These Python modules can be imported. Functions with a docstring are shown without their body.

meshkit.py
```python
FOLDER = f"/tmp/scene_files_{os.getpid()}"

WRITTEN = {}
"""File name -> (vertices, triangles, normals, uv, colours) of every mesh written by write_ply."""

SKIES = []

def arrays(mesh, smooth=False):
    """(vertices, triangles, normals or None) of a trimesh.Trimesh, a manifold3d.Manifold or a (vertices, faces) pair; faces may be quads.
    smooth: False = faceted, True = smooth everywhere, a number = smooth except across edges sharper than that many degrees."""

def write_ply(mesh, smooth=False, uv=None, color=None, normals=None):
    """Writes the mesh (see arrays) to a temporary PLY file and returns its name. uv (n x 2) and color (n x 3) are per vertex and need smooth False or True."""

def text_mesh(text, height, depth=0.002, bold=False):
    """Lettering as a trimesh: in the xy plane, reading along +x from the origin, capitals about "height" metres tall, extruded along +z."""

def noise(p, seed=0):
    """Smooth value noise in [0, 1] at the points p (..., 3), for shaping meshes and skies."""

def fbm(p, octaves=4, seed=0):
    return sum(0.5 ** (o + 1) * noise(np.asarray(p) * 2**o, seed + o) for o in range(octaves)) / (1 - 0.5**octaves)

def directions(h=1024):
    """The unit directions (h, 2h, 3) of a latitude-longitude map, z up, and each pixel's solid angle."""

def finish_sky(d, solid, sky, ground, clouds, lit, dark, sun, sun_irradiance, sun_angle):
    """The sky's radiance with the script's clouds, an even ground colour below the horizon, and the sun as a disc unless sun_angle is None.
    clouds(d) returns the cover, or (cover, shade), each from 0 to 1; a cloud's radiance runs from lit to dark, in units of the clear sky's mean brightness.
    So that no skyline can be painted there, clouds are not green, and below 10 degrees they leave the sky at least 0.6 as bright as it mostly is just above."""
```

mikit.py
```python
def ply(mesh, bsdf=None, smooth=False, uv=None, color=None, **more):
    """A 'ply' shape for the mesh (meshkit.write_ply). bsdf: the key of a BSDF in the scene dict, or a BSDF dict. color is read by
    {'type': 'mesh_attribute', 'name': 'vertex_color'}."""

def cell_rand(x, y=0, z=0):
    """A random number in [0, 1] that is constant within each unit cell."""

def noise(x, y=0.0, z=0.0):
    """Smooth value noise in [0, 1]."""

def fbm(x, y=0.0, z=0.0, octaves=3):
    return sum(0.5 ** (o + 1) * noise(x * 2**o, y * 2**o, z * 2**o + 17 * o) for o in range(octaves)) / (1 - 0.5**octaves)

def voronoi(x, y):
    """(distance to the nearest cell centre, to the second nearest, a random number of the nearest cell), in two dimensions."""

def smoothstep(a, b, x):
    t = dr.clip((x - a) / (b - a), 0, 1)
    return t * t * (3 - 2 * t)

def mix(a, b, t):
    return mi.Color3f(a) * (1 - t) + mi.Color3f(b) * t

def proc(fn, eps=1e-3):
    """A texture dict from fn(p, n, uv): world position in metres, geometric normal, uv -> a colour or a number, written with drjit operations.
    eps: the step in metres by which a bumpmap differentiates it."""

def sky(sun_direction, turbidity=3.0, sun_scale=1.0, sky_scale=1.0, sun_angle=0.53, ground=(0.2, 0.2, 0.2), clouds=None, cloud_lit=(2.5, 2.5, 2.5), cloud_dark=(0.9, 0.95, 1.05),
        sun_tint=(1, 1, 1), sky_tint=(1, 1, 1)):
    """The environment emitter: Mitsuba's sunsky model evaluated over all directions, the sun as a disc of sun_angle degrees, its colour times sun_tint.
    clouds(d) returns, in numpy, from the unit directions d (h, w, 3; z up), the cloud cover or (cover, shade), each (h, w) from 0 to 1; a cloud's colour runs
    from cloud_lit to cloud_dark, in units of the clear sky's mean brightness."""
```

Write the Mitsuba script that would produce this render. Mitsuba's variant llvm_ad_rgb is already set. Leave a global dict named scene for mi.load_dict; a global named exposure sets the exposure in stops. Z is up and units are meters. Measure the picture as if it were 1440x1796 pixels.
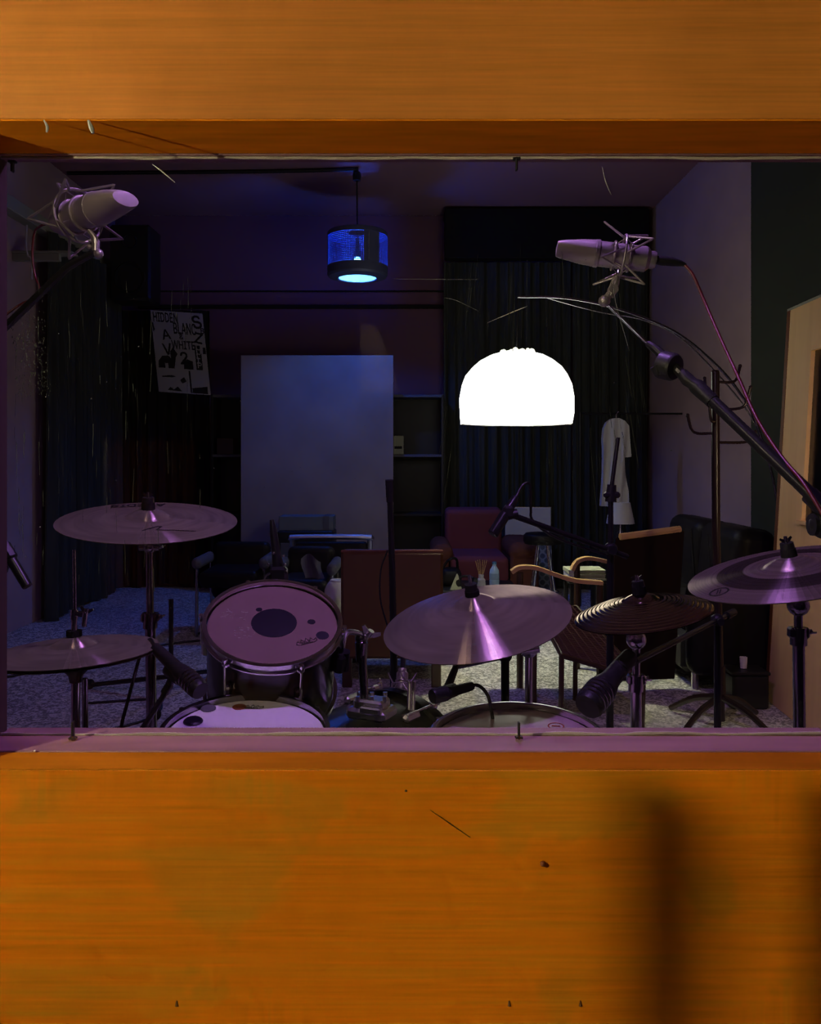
import math, random
import numpy as np, trimesh, manifold3d as m3
import drjit as dr
import mitsuba as mi
import mikit, meshkit
from mikit import proc, noise, fbm, smoothstep, mix, cell_rand, voronoi
from shapely.geometry import Polygon, Point, box as sbox
T4 = mi.ScalarTransform4f
random.seed(7); RNG = np.random.default_rng(7)

# ------------------------------------------------------------------ camera, lights, exposure
F, HY, EYE = 1450.0, 800.0, 1.245            # focal length and horizon row in pixels of the 1440 x 1796 frame, eye height
exposure = 0.0
scene, labels = {}, {}
scene['camera'] = {'type': 'perspective', 'fov': 2 * math.degrees(math.atan(720 / F)), 'fov_axis': 'x', 'near_clip': 0.02, 'far_clip': 60.0,
                   'principal_point_offset_y': (898.0 - HY) / 1796.0,
                   'to_world': T4().look_at(origin=[0, 0, EYE], target=[0, 1, EYE], up=[0, 0, 1])}
DOME_OUT = [3.3, 3.35, 2.7]        # glowing fabric of the arc lamp's dome
DOME_BULB = [1400, 1400, 860]          # bulb inside it
BLUE_BULB = [19, 105, 730]       # bulb in the perforated drum
MAGENTA = [280, 130, 530]         # stage light over the drum kit
AMBER = [19500, 17600, 10400]        # bulb of the control room's desk lamp
AMBER_AT = (-1.05, .12, 1.5)
WALL_LAMP = [300, 235, 165]       # small warm lamp on the live room's side of the dividing wall
DOOR_LAMP = [230, 165, 95]        # small warm lamp beside the tan door
CEIL_LIGHT = [10, 8.6, 4.4]         # dim ceiling light of the control room
BLUE_GLOW = [3, 20, 620]        # frosted side of the blue bulb

# ------------------------------------------------------------------ helpers
def V(*a): return np.array(a[0] if len(a) == 1 else a, float)
def P(px, py, D): return V((px - 720) / F * D, D, EYE + (HY - py) / F * D)
def unit(v): v = V(v); return v / np.linalg.norm(v)
def fr(o, z, x=None):
    z = unit(z); x = V(x) if x is not None else (V(1, 0, 0) if abs(z[0]) < .9 else V(0, 1, 0))
    x = unit(x - z * (x @ z)); m = np.eye(4); m[:3, 0], m[:3, 1], m[:3, 2], m[:3, 3] = x, np.cross(z, x), z, V(o); return m
def at(mesh, m): mesh = mesh.copy(); mesh.apply_transform(m); return mesh
def mv(mesh, *o): mesh = mesh.copy(); mesh.apply_translation(V(*o)); return mesh
def cat(*ms):
    out = []
    for m in ms: out += m if isinstance(m, (list, tuple)) else [m]
    return trimesh.util.concatenate(out)
def rotz(a): return trimesh.transformations.rotation_matrix(a, [0, 0, 1])
def rotx(a): return trimesh.transformations.rotation_matrix(a, [1, 0, 0])
def roty(a): return trimesh.transformations.rotation_matrix(a, [0, 1, 0])
def loc(o, deg=0): m = rotz(math.radians(deg)); m[:3, 3] = V(o); return m
def spline(pts, k=8):
    p = np.array(pts, float); q = np.vstack([2 * p[0] - p[1], p, 2 * p[-1] - p[-2]]); out = []
    for i in range(len(p) - 1):
        a, b, c, d = q[i:i + 4]
        for t in np.linspace(0, 1, k, endpoint=False):
            out.append(.5 * ((2 * b) + (c - a) * t + (2 * a - 5 * b + 4 * c - d) * t * t + (3 * b - a - 3 * c + d) * t ** 3))
    return np.vstack([out, p[-1:]])
def tube(pts, r, n=8, closed=False, k=0):
    if k: pts = spline(pts, k)
    p = np.array(pts, float); N = len(p); r = np.broadcast_to(np.array(r, float), (N,)) if np.ndim(r) == 0 or len(r) == N else np.interp(np.linspace(0, 1, N), np.linspace(0, 1, len(r)), r)
    t = np.roll(p, -1, 0) - np.roll(p, 1, 0) if closed else np.gradient(p, axis=0)
    t /= np.linalg.norm(t, axis=1, keepdims=True) + 1e-12
    u = np.cross(t[0], [0, 0, 1] if abs(t[0][2]) < .9 else [1, 0, 0]); vs = []
    a = np.arange(n) * 2 * np.pi / n
    for i in range(N):
        u = u - t[i] * (u @ t[i]); u /= np.linalg.norm(u); w = np.cross(t[i], u)
        vs.append(p[i] + r[i] * (np.cos(a)[:, None] * u + np.sin(a)[:, None] * w))
    vs = np.vstack(vs); f = []
    for i in range(N if closed else N - 1):
        j = (i + 1) % N
        for q in range(n):
            q2 = (q + 1) % n; f += [[i * n + q, i * n + q2, j * n + q2], [i * n + q, j * n + q2, j * n + q]]
    if not closed:
        vs = np.vstack([vs, p[:1], p[-1:]]); c0, c1 = len(vs) - 2, len(vs) - 1
        for q in range(n): q2 = (q + 1) % n; f += [[c0, q2, q], [c1, (N - 1) * n + q, (N - 1) * n + q2]]
    return trimesh.Trimesh(vs, f, process=False)
def cyl(p0, p1, r, r1=None, n=14): return tube([p0, p1], [r, r if r1 is None else r1], n)
def ring(c, nrm, R, r, n=40, m=8, sx=1.0):
    a = np.arange(n) * 2 * np.pi / n; f = fr(c, nrm); l = np.c_[sx * R * np.cos(a), R * np.sin(a), 0 * a, 1 + 0 * a]
    return tube((l @ f.T)[:, :3], r, m, closed=True)
def lathe(prof, n=36, m=None):
    prof = np.array(prof, float); a = np.arange(n) * 2 * np.pi / n; vs, idx = [], []
    for r, z in prof:
        if r < 1e-6: idx.append([len(vs)] * n); vs.append((0, 0, z))
        else: idx.append(list(range(len(vs), len(vs) + n))); vs += [(r * math.cos(t), r * math.sin(t), z) for t in a]
    f = []
    for A, B in zip(idx, idx[1:]):
        for q in range(n):
            q2 = (q + 1) % n
            for tri in ([A[q], A[q2], B[q2]], [A[q], B[q2], B[q]]):
                if len(set(tri)) == 3: f.append(tri)
    me = trimesh.Trimesh(vs, f, process=False)
    return at(me, m) if m is not None else me
def solid(me):
    if me.volume < 0: me.invert()
    return me
def cbox(sx, sy, sz, ch=.004, m=None):
    ch = min(ch, sx * .45, sy * .45, sz * .45); h = V(sx, sy, sz) / 2; pts = []
    for s in np.ndindex(2, 2, 2):
        s = V(*[1 - 2 * q for q in s])
        for k in range(3):
            d = np.full(3, ch); d[k] = 0; pts.append(s * (h - d))
    me = trimesh.convex.convex_hull(np.array(pts))
    return at(me, m) if m is not None else me
def bx(x0, x1, y0, y1, z0, z1, ch=.004): return mv(cbox(abs(x1 - x0), abs(y1 - y0), abs(z1 - z0), ch), (x0 + x1) / 2, (y0 + y1) / 2, (z0 + z1) / 2)
def rbox(sx, sy, sz, r, m=None, seg=20):
    h = V(sx, sy, sz) / 2 - r
    man = m3.Manifold.batch_hull([m3.Manifold.sphere(r, seg).translate(tuple(np.where(V(*s) > 0, h, -h))) for s in np.ndindex(2, 2, 2)])
    q = man.to_mesh(); me = trimesh.Trimesh(q.vert_properties[:, :3], q.tri_verts, process=False)
    return at(me, m) if m is not None else me
def ext(poly, d, m=None):
    me = trimesh.creation.extrude_polygon(poly if isinstance(poly, Polygon) else Polygon(poly), d, engine='earcut')
    return at(me, m) if m is not None else me
def ball(c, r, s=2): return mv(trimesh.creation.icosphere(s, r), c)
def grid(fn, nu, nv):
    u, v = np.meshgrid(np.linspace(0, 1, nu), np.linspace(0, 1, nv)); vs = np.stack(fn(u, v), -1).reshape(-1, 3); f = []
    i = np.arange(nu * nv).reshape(nv, nu)
    a, b, c, d = i[:-1, :-1].ravel(), i[:-1, 1:].ravel(), i[1:, 1:].ravel(), i[1:, :-1].ravel()
    return trimesh.Trimesh(vs, np.vstack([np.c_[a, b, c], np.c_[a, c, d]]), process=False)

used = set()
def fresh(key):
    k, i = key, 0
    while k in used: i += 1; k = f'{key}_{i:03d}'
    used.add(k); return k
def thing(name, label, category, group=None):
    k = fresh(name); labels[k] = {'label': label, 'category': category}
    if group: labels[k]['group'] = group
    return k
def part(parent, name, mesh, mat, label=None, smooth=32, **kw):
    k = fresh(parent + '__' + name); scene[k] = mikit.ply(mesh, mat, smooth=smooth, **kw)
    if label: labels[k] = {'label': label}
    return k
def solo(name, mesh, mat, label, category, group=None, smooth=32, **kw):
    k = thing(name, label, category, group); scene[k] = mikit.ply(mesh, mat, smooth=smooth, **kw); return k
def struct(name, mesh, mat, label=None, smooth=False, **kw):
    k = fresh(name); scene[k] = mikit.ply(mesh, mat, smooth=smooth, **kw); labels[k] = {'kind': 'structure'}
    if label: labels[k]['label'] = label
    return k

# ------------------------------------------------------------------ materials
def two(b): return {'type': 'twosided', 'bsdf': b}
def rgb(*c): return {'type': 'rgb', 'value': list(c)}
def col(c): return c if isinstance(c, dict) else rgb(*c)
def dif(c): return two({'type': 'diffuse', 'reflectance': col(c)})
def pla(c, a=.2): return two({'type': 'roughplastic', 'diffuse_reflectance': col(c), 'alpha': a, 'nonlinear': True})
def met(c, a): return two({'type': 'roughconductor', 'material': 'none', 'specular_reflectance': rgb(*c), 'alpha': a})
def M(name, b): scene['mat_' + name] = b; return 'mat_' + name

def paint(p, n, uv):
    up = smoothstep(1.2, 1.3, p.z)
    horiz = fbm(p.x * 5, p.y * 5, p.z * 95, 4); fine = fbm(p.x * 14, p.y * 9, p.z * 420, 3)
    vert = fbm(p.x * 110, p.y * 20, p.z * 4, 4); patch = fbm(p.x * 7 + 3, 2.0, p.z * 6, 3)
    pv = smoothstep(.45, .62, fbm(p.x * 4 + 9, 5.0, p.z * 5, 2)) * (1 - up)
    stroke = horiz * (1 - pv) + vert * pv
    k = .72 + .34 * stroke + .22 * (fine - .5) + .42 * (patch - .5)
    sweep = smoothstep(.54, .72, fbm(p.x * 7 + 4 * fbm(p.x * 4, p.z * 4, 2.0, 2), 1.0, p.z * 11 + 4, 4))
    low = mix((.97, .27, .004), (.72, .26, .010), dr.clip(sweep * .7 + smoothstep(.45, .7, stroke) * .5, 0, 1))
    top = mix((.80, .255, .040), (.66, .225, .040), stroke)
    return (low * (1 - up) + top * up) * k
PAINT = M('paint', two({'type': 'principled', 'base_color': proc(paint), 'roughness': .55, 'specular': .25}))
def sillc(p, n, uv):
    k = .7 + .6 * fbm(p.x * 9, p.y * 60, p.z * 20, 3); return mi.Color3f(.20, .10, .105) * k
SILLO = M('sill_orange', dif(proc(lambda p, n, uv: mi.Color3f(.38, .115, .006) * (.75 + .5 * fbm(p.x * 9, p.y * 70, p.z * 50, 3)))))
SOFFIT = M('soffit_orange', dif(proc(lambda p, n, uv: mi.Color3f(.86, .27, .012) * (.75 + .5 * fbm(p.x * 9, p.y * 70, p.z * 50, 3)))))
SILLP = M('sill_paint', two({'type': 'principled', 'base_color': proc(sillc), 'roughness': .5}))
GLASS = M('glass', {'type': 'thindielectric', 'int_ior': 1.5})
PLASTER = M('plaster', dif((.42, .36, .30)))
def carpet(p, n, uv):
    s = noise(p.x * 130, p.y * 130, 0.0); q = noise(p.x * 55 + 7, p.y * 55, 1.0); b = fbm(p.x * 1.2, p.y * 1.2, 3.0, 3)
    k = .5 + .9 * smoothstep(.3, .75, s * .6 + q * .4); return mi.Color3f(.47, .455, .42) * k * (.75 + .5 * b)
CARPET = M('carpet', dif(proc(carpet)))
def mauve(p, n, uv): return mi.Color3f(.46, .32, .335) * (.85 + .3 * fbm(p.x * 3, p.y * 3, p.z * 3, 3))
WALLP = M('mauve_wall', dif(proc(mauve)))
BACKW = M('back_wall', dif((.17, .085, .12)))
CEIL = M('ceiling', dif((.26, .145, .18)))
JAMB = M('jamb', dif((.10, .075, .06)))
INNERW = M('inner_wall', dif((.03, .024, .024)))
DARKW = M('dark_wall', dif((.02, .018, .015)))
def clothc(p, n, uv): return mi.Color3f(.042, .048, .042) * (.55 + .9 * fbm(p.x * 26, p.y * 26, p.z * 1.5, 3))
CURT = M('curtain', dif(proc(clothc)))
BLACKC = M('black_cloth', dif((.012, .012, .013)))
GREEN = M('green_panel', dif((.05, .056, .045)))
def woodc(p, n, uv): return mix((.86, .60, .27), (.72, .47, .19), fbm(p.x * 20, p.y * 20, p.z * 2.2, 4))
TAN = M('tan_wood', two({'type': 'principled', 'base_color': proc(woodc), 'roughness': .5}))
EDGEW = M('orange_wood', pla((.30, .12, .04), .3))
BLOND = M('blond_wood', pla((.72, .52, .28), .15))
BLACKP = M('black_plastic', two({'type': 'principled', 'base_color': rgb(.012, .012, .013), 'roughness': .42, 'specular': .22}))
BLACKM = M('black_metal', two({'type': 'principled', 'base_color': rgb(.010, .010, .011), 'roughness': .30, 'specular': .22}))
RUBBER = M('rubber', dif((.015, .015, .015)))
CHROME = M('chrome', met((.80, .79, .80), .055))
DCHROME = M('dark_chrome', met((.34, .33, .35), .06))
NICKEL = M('nickel', two({'type': 'principled', 'base_color': rgb(.42, .38, .36), 'metallic': .8, 'roughness': .34}))
GRILLE = M('grille', two({'type': 'principled', 'base_color': rgb(.36, .31, .30), 'metallic': .5, 'roughness': .5}))
def cym(c, au, av, w, d):
    return two({'type': 'blendbsdf', 'weight': w, 'a': {'type': 'roughconductor', 'material': 'none', 'specular_reflectance': col(c), 'alpha_u': au, 'alpha_v': av},
                'b': {'type': 'diffuse', 'reflectance': col(d)}})
def bronze(p, n, uv):
    k = .75 + .5 * noise(uv.y * 160, 0.0, 0.0) * noise(uv.y * 43, 3.0, 0.0) + .25 * (fbm(uv.x * 9, uv.y * 6, 0.0, 2) - .5); return mi.Color3f(.72, .53, .52) * k
def bronzed(p, n, uv):
    k = .7 + .6 * fbm(uv.x * 8, uv.y * 14, 5.0, 3); return mi.Color3f(.38, .36, .25) * k
CYMB = M('bronze', cym(proc(bronze), .05, .36, .26, proc(bronzed)))
def ringed(p, n, uv):
    dark = smoothstep(.44, .46, uv.y) * (1 - smoothstep(.70, .72, uv.y)); k = 1 - .72 * dark; return mi.Color3f(.66, .52, .52) * k * (.8 + .4 * noise(uv.y * 120, 1.0, 0.0))
CYMR = M('ringed_bronze', cym(proc(ringed), .09, .34, .35, proc(lambda p, n, uv: ringed(p, n, uv) * .25)))
CYMD = M('dark_bronze', met((.50, .40, .34), .035))
HEADW = M('coated_head', dif((.80, .78, .79)))
HEADT = M('tom_head', two({'type': 'principled', 'base_color': rgb(.185, .12, .115), 'roughness': .14, 'specular': .5}))
HEADF = M('floor_tom_head', two({'type': 'principled', 'base_color': rgb(.30, .22, .22), 'roughness': .25, 'specular': .5}))
GLOSSK = M('gloss_black', pla((.008, .008, .009), .06))
INK = M('ink', dif((.02, .018, .02)))
NAVY = M('navy_dot', pla((.022, .018, .035), .2))
BROWNINK = M('brown_ink', dif((.22, .07, .035)))
BRIGHT = M('bright_chrome', met((.85, .84, .85), .20))
TUBE = M('satin_steel', met((.75, .75, .78), .30))
SMEAR = M('smear', dif((.032, .034, .030)))
REDC = M('red_cable', pla((.16, .018, .02), .25))
BLACKCABLE = M('black_cable', pla((.02, .02, .02), .3))
WHITEF = M('white_fabric', dif((.62, .62, .60)))
OFFW = M('off_white', dif((.62, .60, .58)))
BROWNL = M('brown_leather', pla((.19, .072, .018), .3))
BROWNW = M('brown_wood', pla((.085, .035, .02), .25))
REDF = M('red_fabric', dif((.20, .06, .075)))
RUST = M('rust_fabric', dif((.15, .058, .04)))
BLACKL = M('black_leather', two({'type': 'principled', 'base_color': rgb(.008, .007, .009), 'roughness': .45, 'specular': .12}))
GREYF = M('grey_fabric', dif((.11, .11, .12)))
BOARD = M('grey_board', dif(proc(lambda p, n, uv: mi.Color3f(.29, .23, .19) * (.72 + .5 * fbm(p.x * 3.5, p.y * 3, p.z * 2.5, 4)))))
PAPER = M('paper', dif((.42, .40, .39)))
PALEW = M('pale_timber', dif((.33, .34, .25)))
DRUMM = M('drum_steel', two({'type': 'principled', 'base_color': rgb(.10, .12, .22), 'metallic': .5, 'roughness': .45}))
WHITEM = M('white_enamel', dif((.8, .8, .8)))
TEAL = M('teal_card', dif((.15, .17, .17)))
PETB = M('bottle_blue', two({'type': 'principled', 'base_color': rgb(.55, .80, .92), 'roughness': .12, 'specular': .6}))
LABELB = M('bottle_label', dif((.30, .45, .60)))
def weave(p, n, uv): return mix((.10, .055, .045), (.03, .02, .02), smoothstep(.35, .65, .5 + .5 * dr.sin(uv.x * 260)))
PATT = M('pattern_cloth', dif(proc(lambda p, n, uv: mix((.30, .36, .42), (.10, .13, .17), smoothstep(.2, .5, dr.abs(dr.sin(p.x * 40 + p.z * 40)) * dr.abs(dr.sin(p.x * 40 - p.z * 40)))))))
EMIT = M('lamp_fabric', dif((.8, .8, .75)))

# ------------------------------------------------------------------ the setting
YW0, YW1, YG = .80, .91, .85                     # faces of the dividing wall, plane of its glass
XL, XR, ZB, ZT = -.4475, .456, .9405, 1.5715     # edges of the window opening
WL, WR, BACK, CEILZ = -2.83, 2.26, 7.92, 3.55    # the live room
CL, CR, CB = -2.2, 2.0, -2.6                     # the control room
wall = Polygon([(WL, 0), (WR, 0), (WR, CEILZ), (WL, CEILZ)], [[(XL, ZB), (XR, ZB), (XR, ZT), (XL, ZT)]])
st_ = []
for q in range(230):
    a = RNG.random(6)
    if q < 120: px, py, L, sl = 775 + 370 * a[0], 470 + 380 * a[1], .012 + .05 * a[2], (a[0] - .45) * .35
    else: px, py, L, sl = 25 + 330 * a[0] ** 1.5, 500 + 520 * a[1], .006 + .03 * a[2], .12 * (a[3] - .5)
    if 780 < px < 1030 and 575 < py < 775: continue
    c = P(px, py, .8485); st_.append(at(cbox(.00016 + .0004 * a[4] ** 2, .0002, L, .00005), loc(c) @ roty(-sl)))
for q in range(420):
    a = RNG.random(4); px, py = 25 + 60 * a[0], 545 + 150 * a[1] ** .8; c = P(px + 14 * (a[1] - .5), py, .8485); st_.append(at(cbox(.0002 + .0006 * a[2], .0002, .0004 + .0022 * a[3] ** 2, .00005), loc(c)))
SM_ = cat(st_)
struct('wall_front_inner', ext(wall, .014, np.array([[1, 0, 0, 0], [0, 0, -1, YW1], [0, 1, 0, 0], [0, 0, 0, 1.0]])), INNERW)
wm = ext(wall, YW1 - YW0 - .015, np.array([[1, 0, 0, 0], [0, 0, -1, YW1 - .015], [0, 1, 0, 0], [0, 0, 0, 1.0]]))
struct('wall_front', wm, PAINT, 'orange painted wall around the studio window')
# flush liner boards of the opening, painted like the sill
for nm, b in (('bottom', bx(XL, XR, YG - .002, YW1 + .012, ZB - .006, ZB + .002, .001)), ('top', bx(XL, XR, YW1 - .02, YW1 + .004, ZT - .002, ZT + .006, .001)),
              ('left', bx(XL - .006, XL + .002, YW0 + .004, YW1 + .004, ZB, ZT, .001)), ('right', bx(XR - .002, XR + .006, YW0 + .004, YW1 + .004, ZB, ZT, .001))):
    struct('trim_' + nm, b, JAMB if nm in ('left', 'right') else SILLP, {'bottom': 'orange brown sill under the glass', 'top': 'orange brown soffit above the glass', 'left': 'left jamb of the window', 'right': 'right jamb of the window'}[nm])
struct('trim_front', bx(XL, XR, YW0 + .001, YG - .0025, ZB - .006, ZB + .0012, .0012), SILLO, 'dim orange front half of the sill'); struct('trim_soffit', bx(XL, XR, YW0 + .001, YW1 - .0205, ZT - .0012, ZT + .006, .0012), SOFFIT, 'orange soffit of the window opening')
win = 'window_1'; used.add(win); labels[win] = {'kind': 'structure', 'label': 'wide studio window with smeared glass'}
part(win, 'pane', trimesh.Trimesh([(XL + .001, YG, ZB + .001), (XR - .001, YG, ZB + .001), (XR - .001, YG, ZT - .001), (XL + .001, YG, ZT - .001)], [[0, 1, 2], [0, 2, 3]], process=False), GLASS, smooth=False)
def bead(z, up, seed):
    xs = np.linspace(XL + .004, XR - .004, 220); q = np.c_[xs, 0 * xs, 0 * xs]
    h = meshkit.fbm(q * 18, 4, seed); g = np.clip(meshkit.noise(q * 9, seed + 9) - .45, 0, 1)
    pts = np.c_[xs, np.full_like(xs, YG + .046), z + up * (.0005 + .003 * h)]
    return tube(pts, .0012 + .0035 * h * (.25 + g), 6)
part(win, 'sealant', bead(ZB + .0015, 1, 1), PLASTER, 'ragged pale sealant along the bottom of the glass', smooth=50)
part(win, 'sealant', bead(ZT - .0015, -1, 2), PLASTER, 'ragged pale sealant along the top of the glass', smooth=50)
for px, py, h in ((128, 1281, .02), (910, 1281, .018), (906, 288, .014), (22, 292, .012)):
    c = P(px, py, YG + .03)
    part(win, 'clip', cat(cbox(.0022, .006, h, .0006, loc(c)), cbox(.008, .006, .0022, .0005, loc(c - V(0, 0, h * .40 * (1 if py > 800 else -1))))), BLACKP, 'small dark nail clip at the edge of the glass')
for pts, r in (([(855, 566), (905, 545), (925, 537)], .0006), ([(267, 288), (283, 300), (307, 320)], .0009), ([(1056, 292), (1062, 318), (1072, 342)], .0006), ([(1075, 488), (1080, 530), (1104, 616)], .0005), ([(690, 489), (770, 490), (842, 490)], .00035), ([(777, 522), (800, 527), (840, 546)], .0004)):
    part(win, 'scratch', tube([P(x, y, YG - .001) for x, y in pts], [r * .4, r, r * .4], 5, k=4), WHITEF if r > .0005 else GREYF, 'thin pale scratch on the glass')
for k in range(44):
    a = RNG.random(3); px, py = (20 + 230 * a[0], 520 + 640 * a[1]) if k < 26 else (300 + 880 * a[0], 330 + 560 * a[1])
    part(win, 'speck', at(trimesh.creation.icosphere(0, .0004 + .0006 * a[2] ** 2), loc(P(px, py, YG - .0012))), GREYF, smooth=False)

wf = 'wall_front'
for pts, w, mt, lb in (([(77, 211), (83, 222), (82, 232)], .0016, OFFW, 'pale paint chip'), ([(155, 211), (160, 224), (163, 234)], .0026, OFFW, 'pale paint chip'), ([(755, 1421), (790, 1445), (825, 1469)], .0005, BROWNW, 'thin dark scratch')):
    part(wf, 'paint_chip', tube([P(x, y, YW0 - .0004) for x, y in pts], [w * .5, w, w * .6], 6, k=4), mt, lb)
part(wf, 'nail_head', ball(P(952, 1515, YW0 - .001), .0026), BROWNINK, 'dark red nail head'); part(wf, 'nail_head', ball(P(712, 1387, YW0), .0012, 1), BROWNW, 'small dark nail head')
part(wf, 'nail_head', ball(P(61, 1317, YG - .004), .0012, 1), OFFW, 'pale speck on the sill')
for px in (310, 893, 1018): part(wf, 'drip', tube([P(px, 1755, YW0), P(px, 1764, YW0)], [.0007, .0016], 6), EDGEW, 'small paint drip')
sk_ = part(win, 'smear', SM_, SMEAR, 'faint wipe streaks and dust on the glass', smooth=False); labels[sk_]['kind'] = 'stuff'
struct('floor', bx(WL, WR, CB, BACK, -.06, 0, .001), CARPET, 'grey speckled carpet floor')
struct('ceiling', bx(WL, WR, YW0, BACK, CEILZ, CEILZ + .06, .001), CEIL)
struct('wall_back', bx(WL, WR, BACK, BACK + .08, 0, CEILZ, .001), BACKW, 'dark purple back wall')
struct('wall_left', bx(WL - .08, WL, YW1, BACK, 0, CEILZ, .001), WALLP, 'mauve left wall')
struct('wall_right', bx(WR, WR + .08, YW1, BACK, 0, CEILZ, .001), WALLP, 'mauve right wall')
struct('wall_control_back', bx(WL, WR, CB - .08, CB, 0, 2.7, .001), DARKW)
struct('wall_control_left', bx(CL - .08, CL, CB, YW0, 0, 2.7, .001), DARKW)
struct('wall_control_right', bx(CR, CR + .08, CB, YW0, 0, 2.7, .001), DARKW)
struct('ceiling_control', bx(CL - .08, CR + .08, CB - .08, YW0, 2.7, 2.76, .001), DARKW)
struct('trim_1', bx(-2.6, .62, BACK - .02, BACK - .001, 2.815, 2.828, .003), DARKW, 'dark rail along the back wall')
struct('trim_2', bx(-2.6, .62, BACK - .03, BACK - .001, 2.655, 2.69, .003), DARKW, 'lower dark rail along the back wall')
struct('trim_3', bx(WR - .05, WR - .001, 3.1, 5.37, 0, CEILZ - .01, .004), GREEN, 'dark green panel along the right wall')

# ------------------------------------------------------------------ lamps
# arc lamp with glowing dome
D = 5.0; c = P(906, 744, D); R = 100 / F * D
arc = thing('arc_floor_lamp', 'arc floor lamp with a glowing white dome shade hanging over the wooden lounge chair', 'lamp')
prof = [(a / F * D, z / F * D) for a, z in ((97, 0), (100, 18), (100, 45), (97, 68), (90, 85), (79, 99), (63, 112), (46, 121), (25, 127), (9, 130), (0, 131))]
dm = lathe(prof, 18); dm.vertices += (meshkit.noise(dm.vertices * 18)[:, None] - .5) * .012 * np.array([1, 1, .4]); dm = mv(dm, *c)
k = part(arc, 'dome_shade', dm, EMIT, 'glowing white dome shade', smooth=False, emitter={'type': 'area', 'radiance': rgb(*DOME_OUT)})
part(arc, 'inner_lining', mv(lathe([(r * .975, z * .975 + .003) for r, z in prof[::-1]], 24), *c), EMIT, smooth=40, emitter={'type': 'area', 'radiance': rgb(1.4, 1.42, 1.2)})
part(arc, 'diffuser_ring', mv(lathe([(.20, .112), (.333, .110), (.333, .116), (.20, .118), (.20, .112)], 36), *c), WHITEM)
part(arc, 'bulb', ball(c + V(0, 0, .385), .05), EMIT, smooth=True, emitter={'type': 'area', 'radiance': rgb(*DOME_BULB)})
crown = cat([ball(c + V(.07 * math.cos(a) * q, .07 * math.sin(a) * q, (127 + 1.5 * math.sin(5 * a)) / F * D), .016 + .006 * math.cos(3 * a), 1) for q in (.5, 1.3) for a in np.arange(0, 6.28, .9)])
part(arc, 'crown', crown, EMIT, 'ragged top of the shade', emitter={'type': 'area', 'radiance': rgb(1.6, 1.6, 1.1)})
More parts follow.
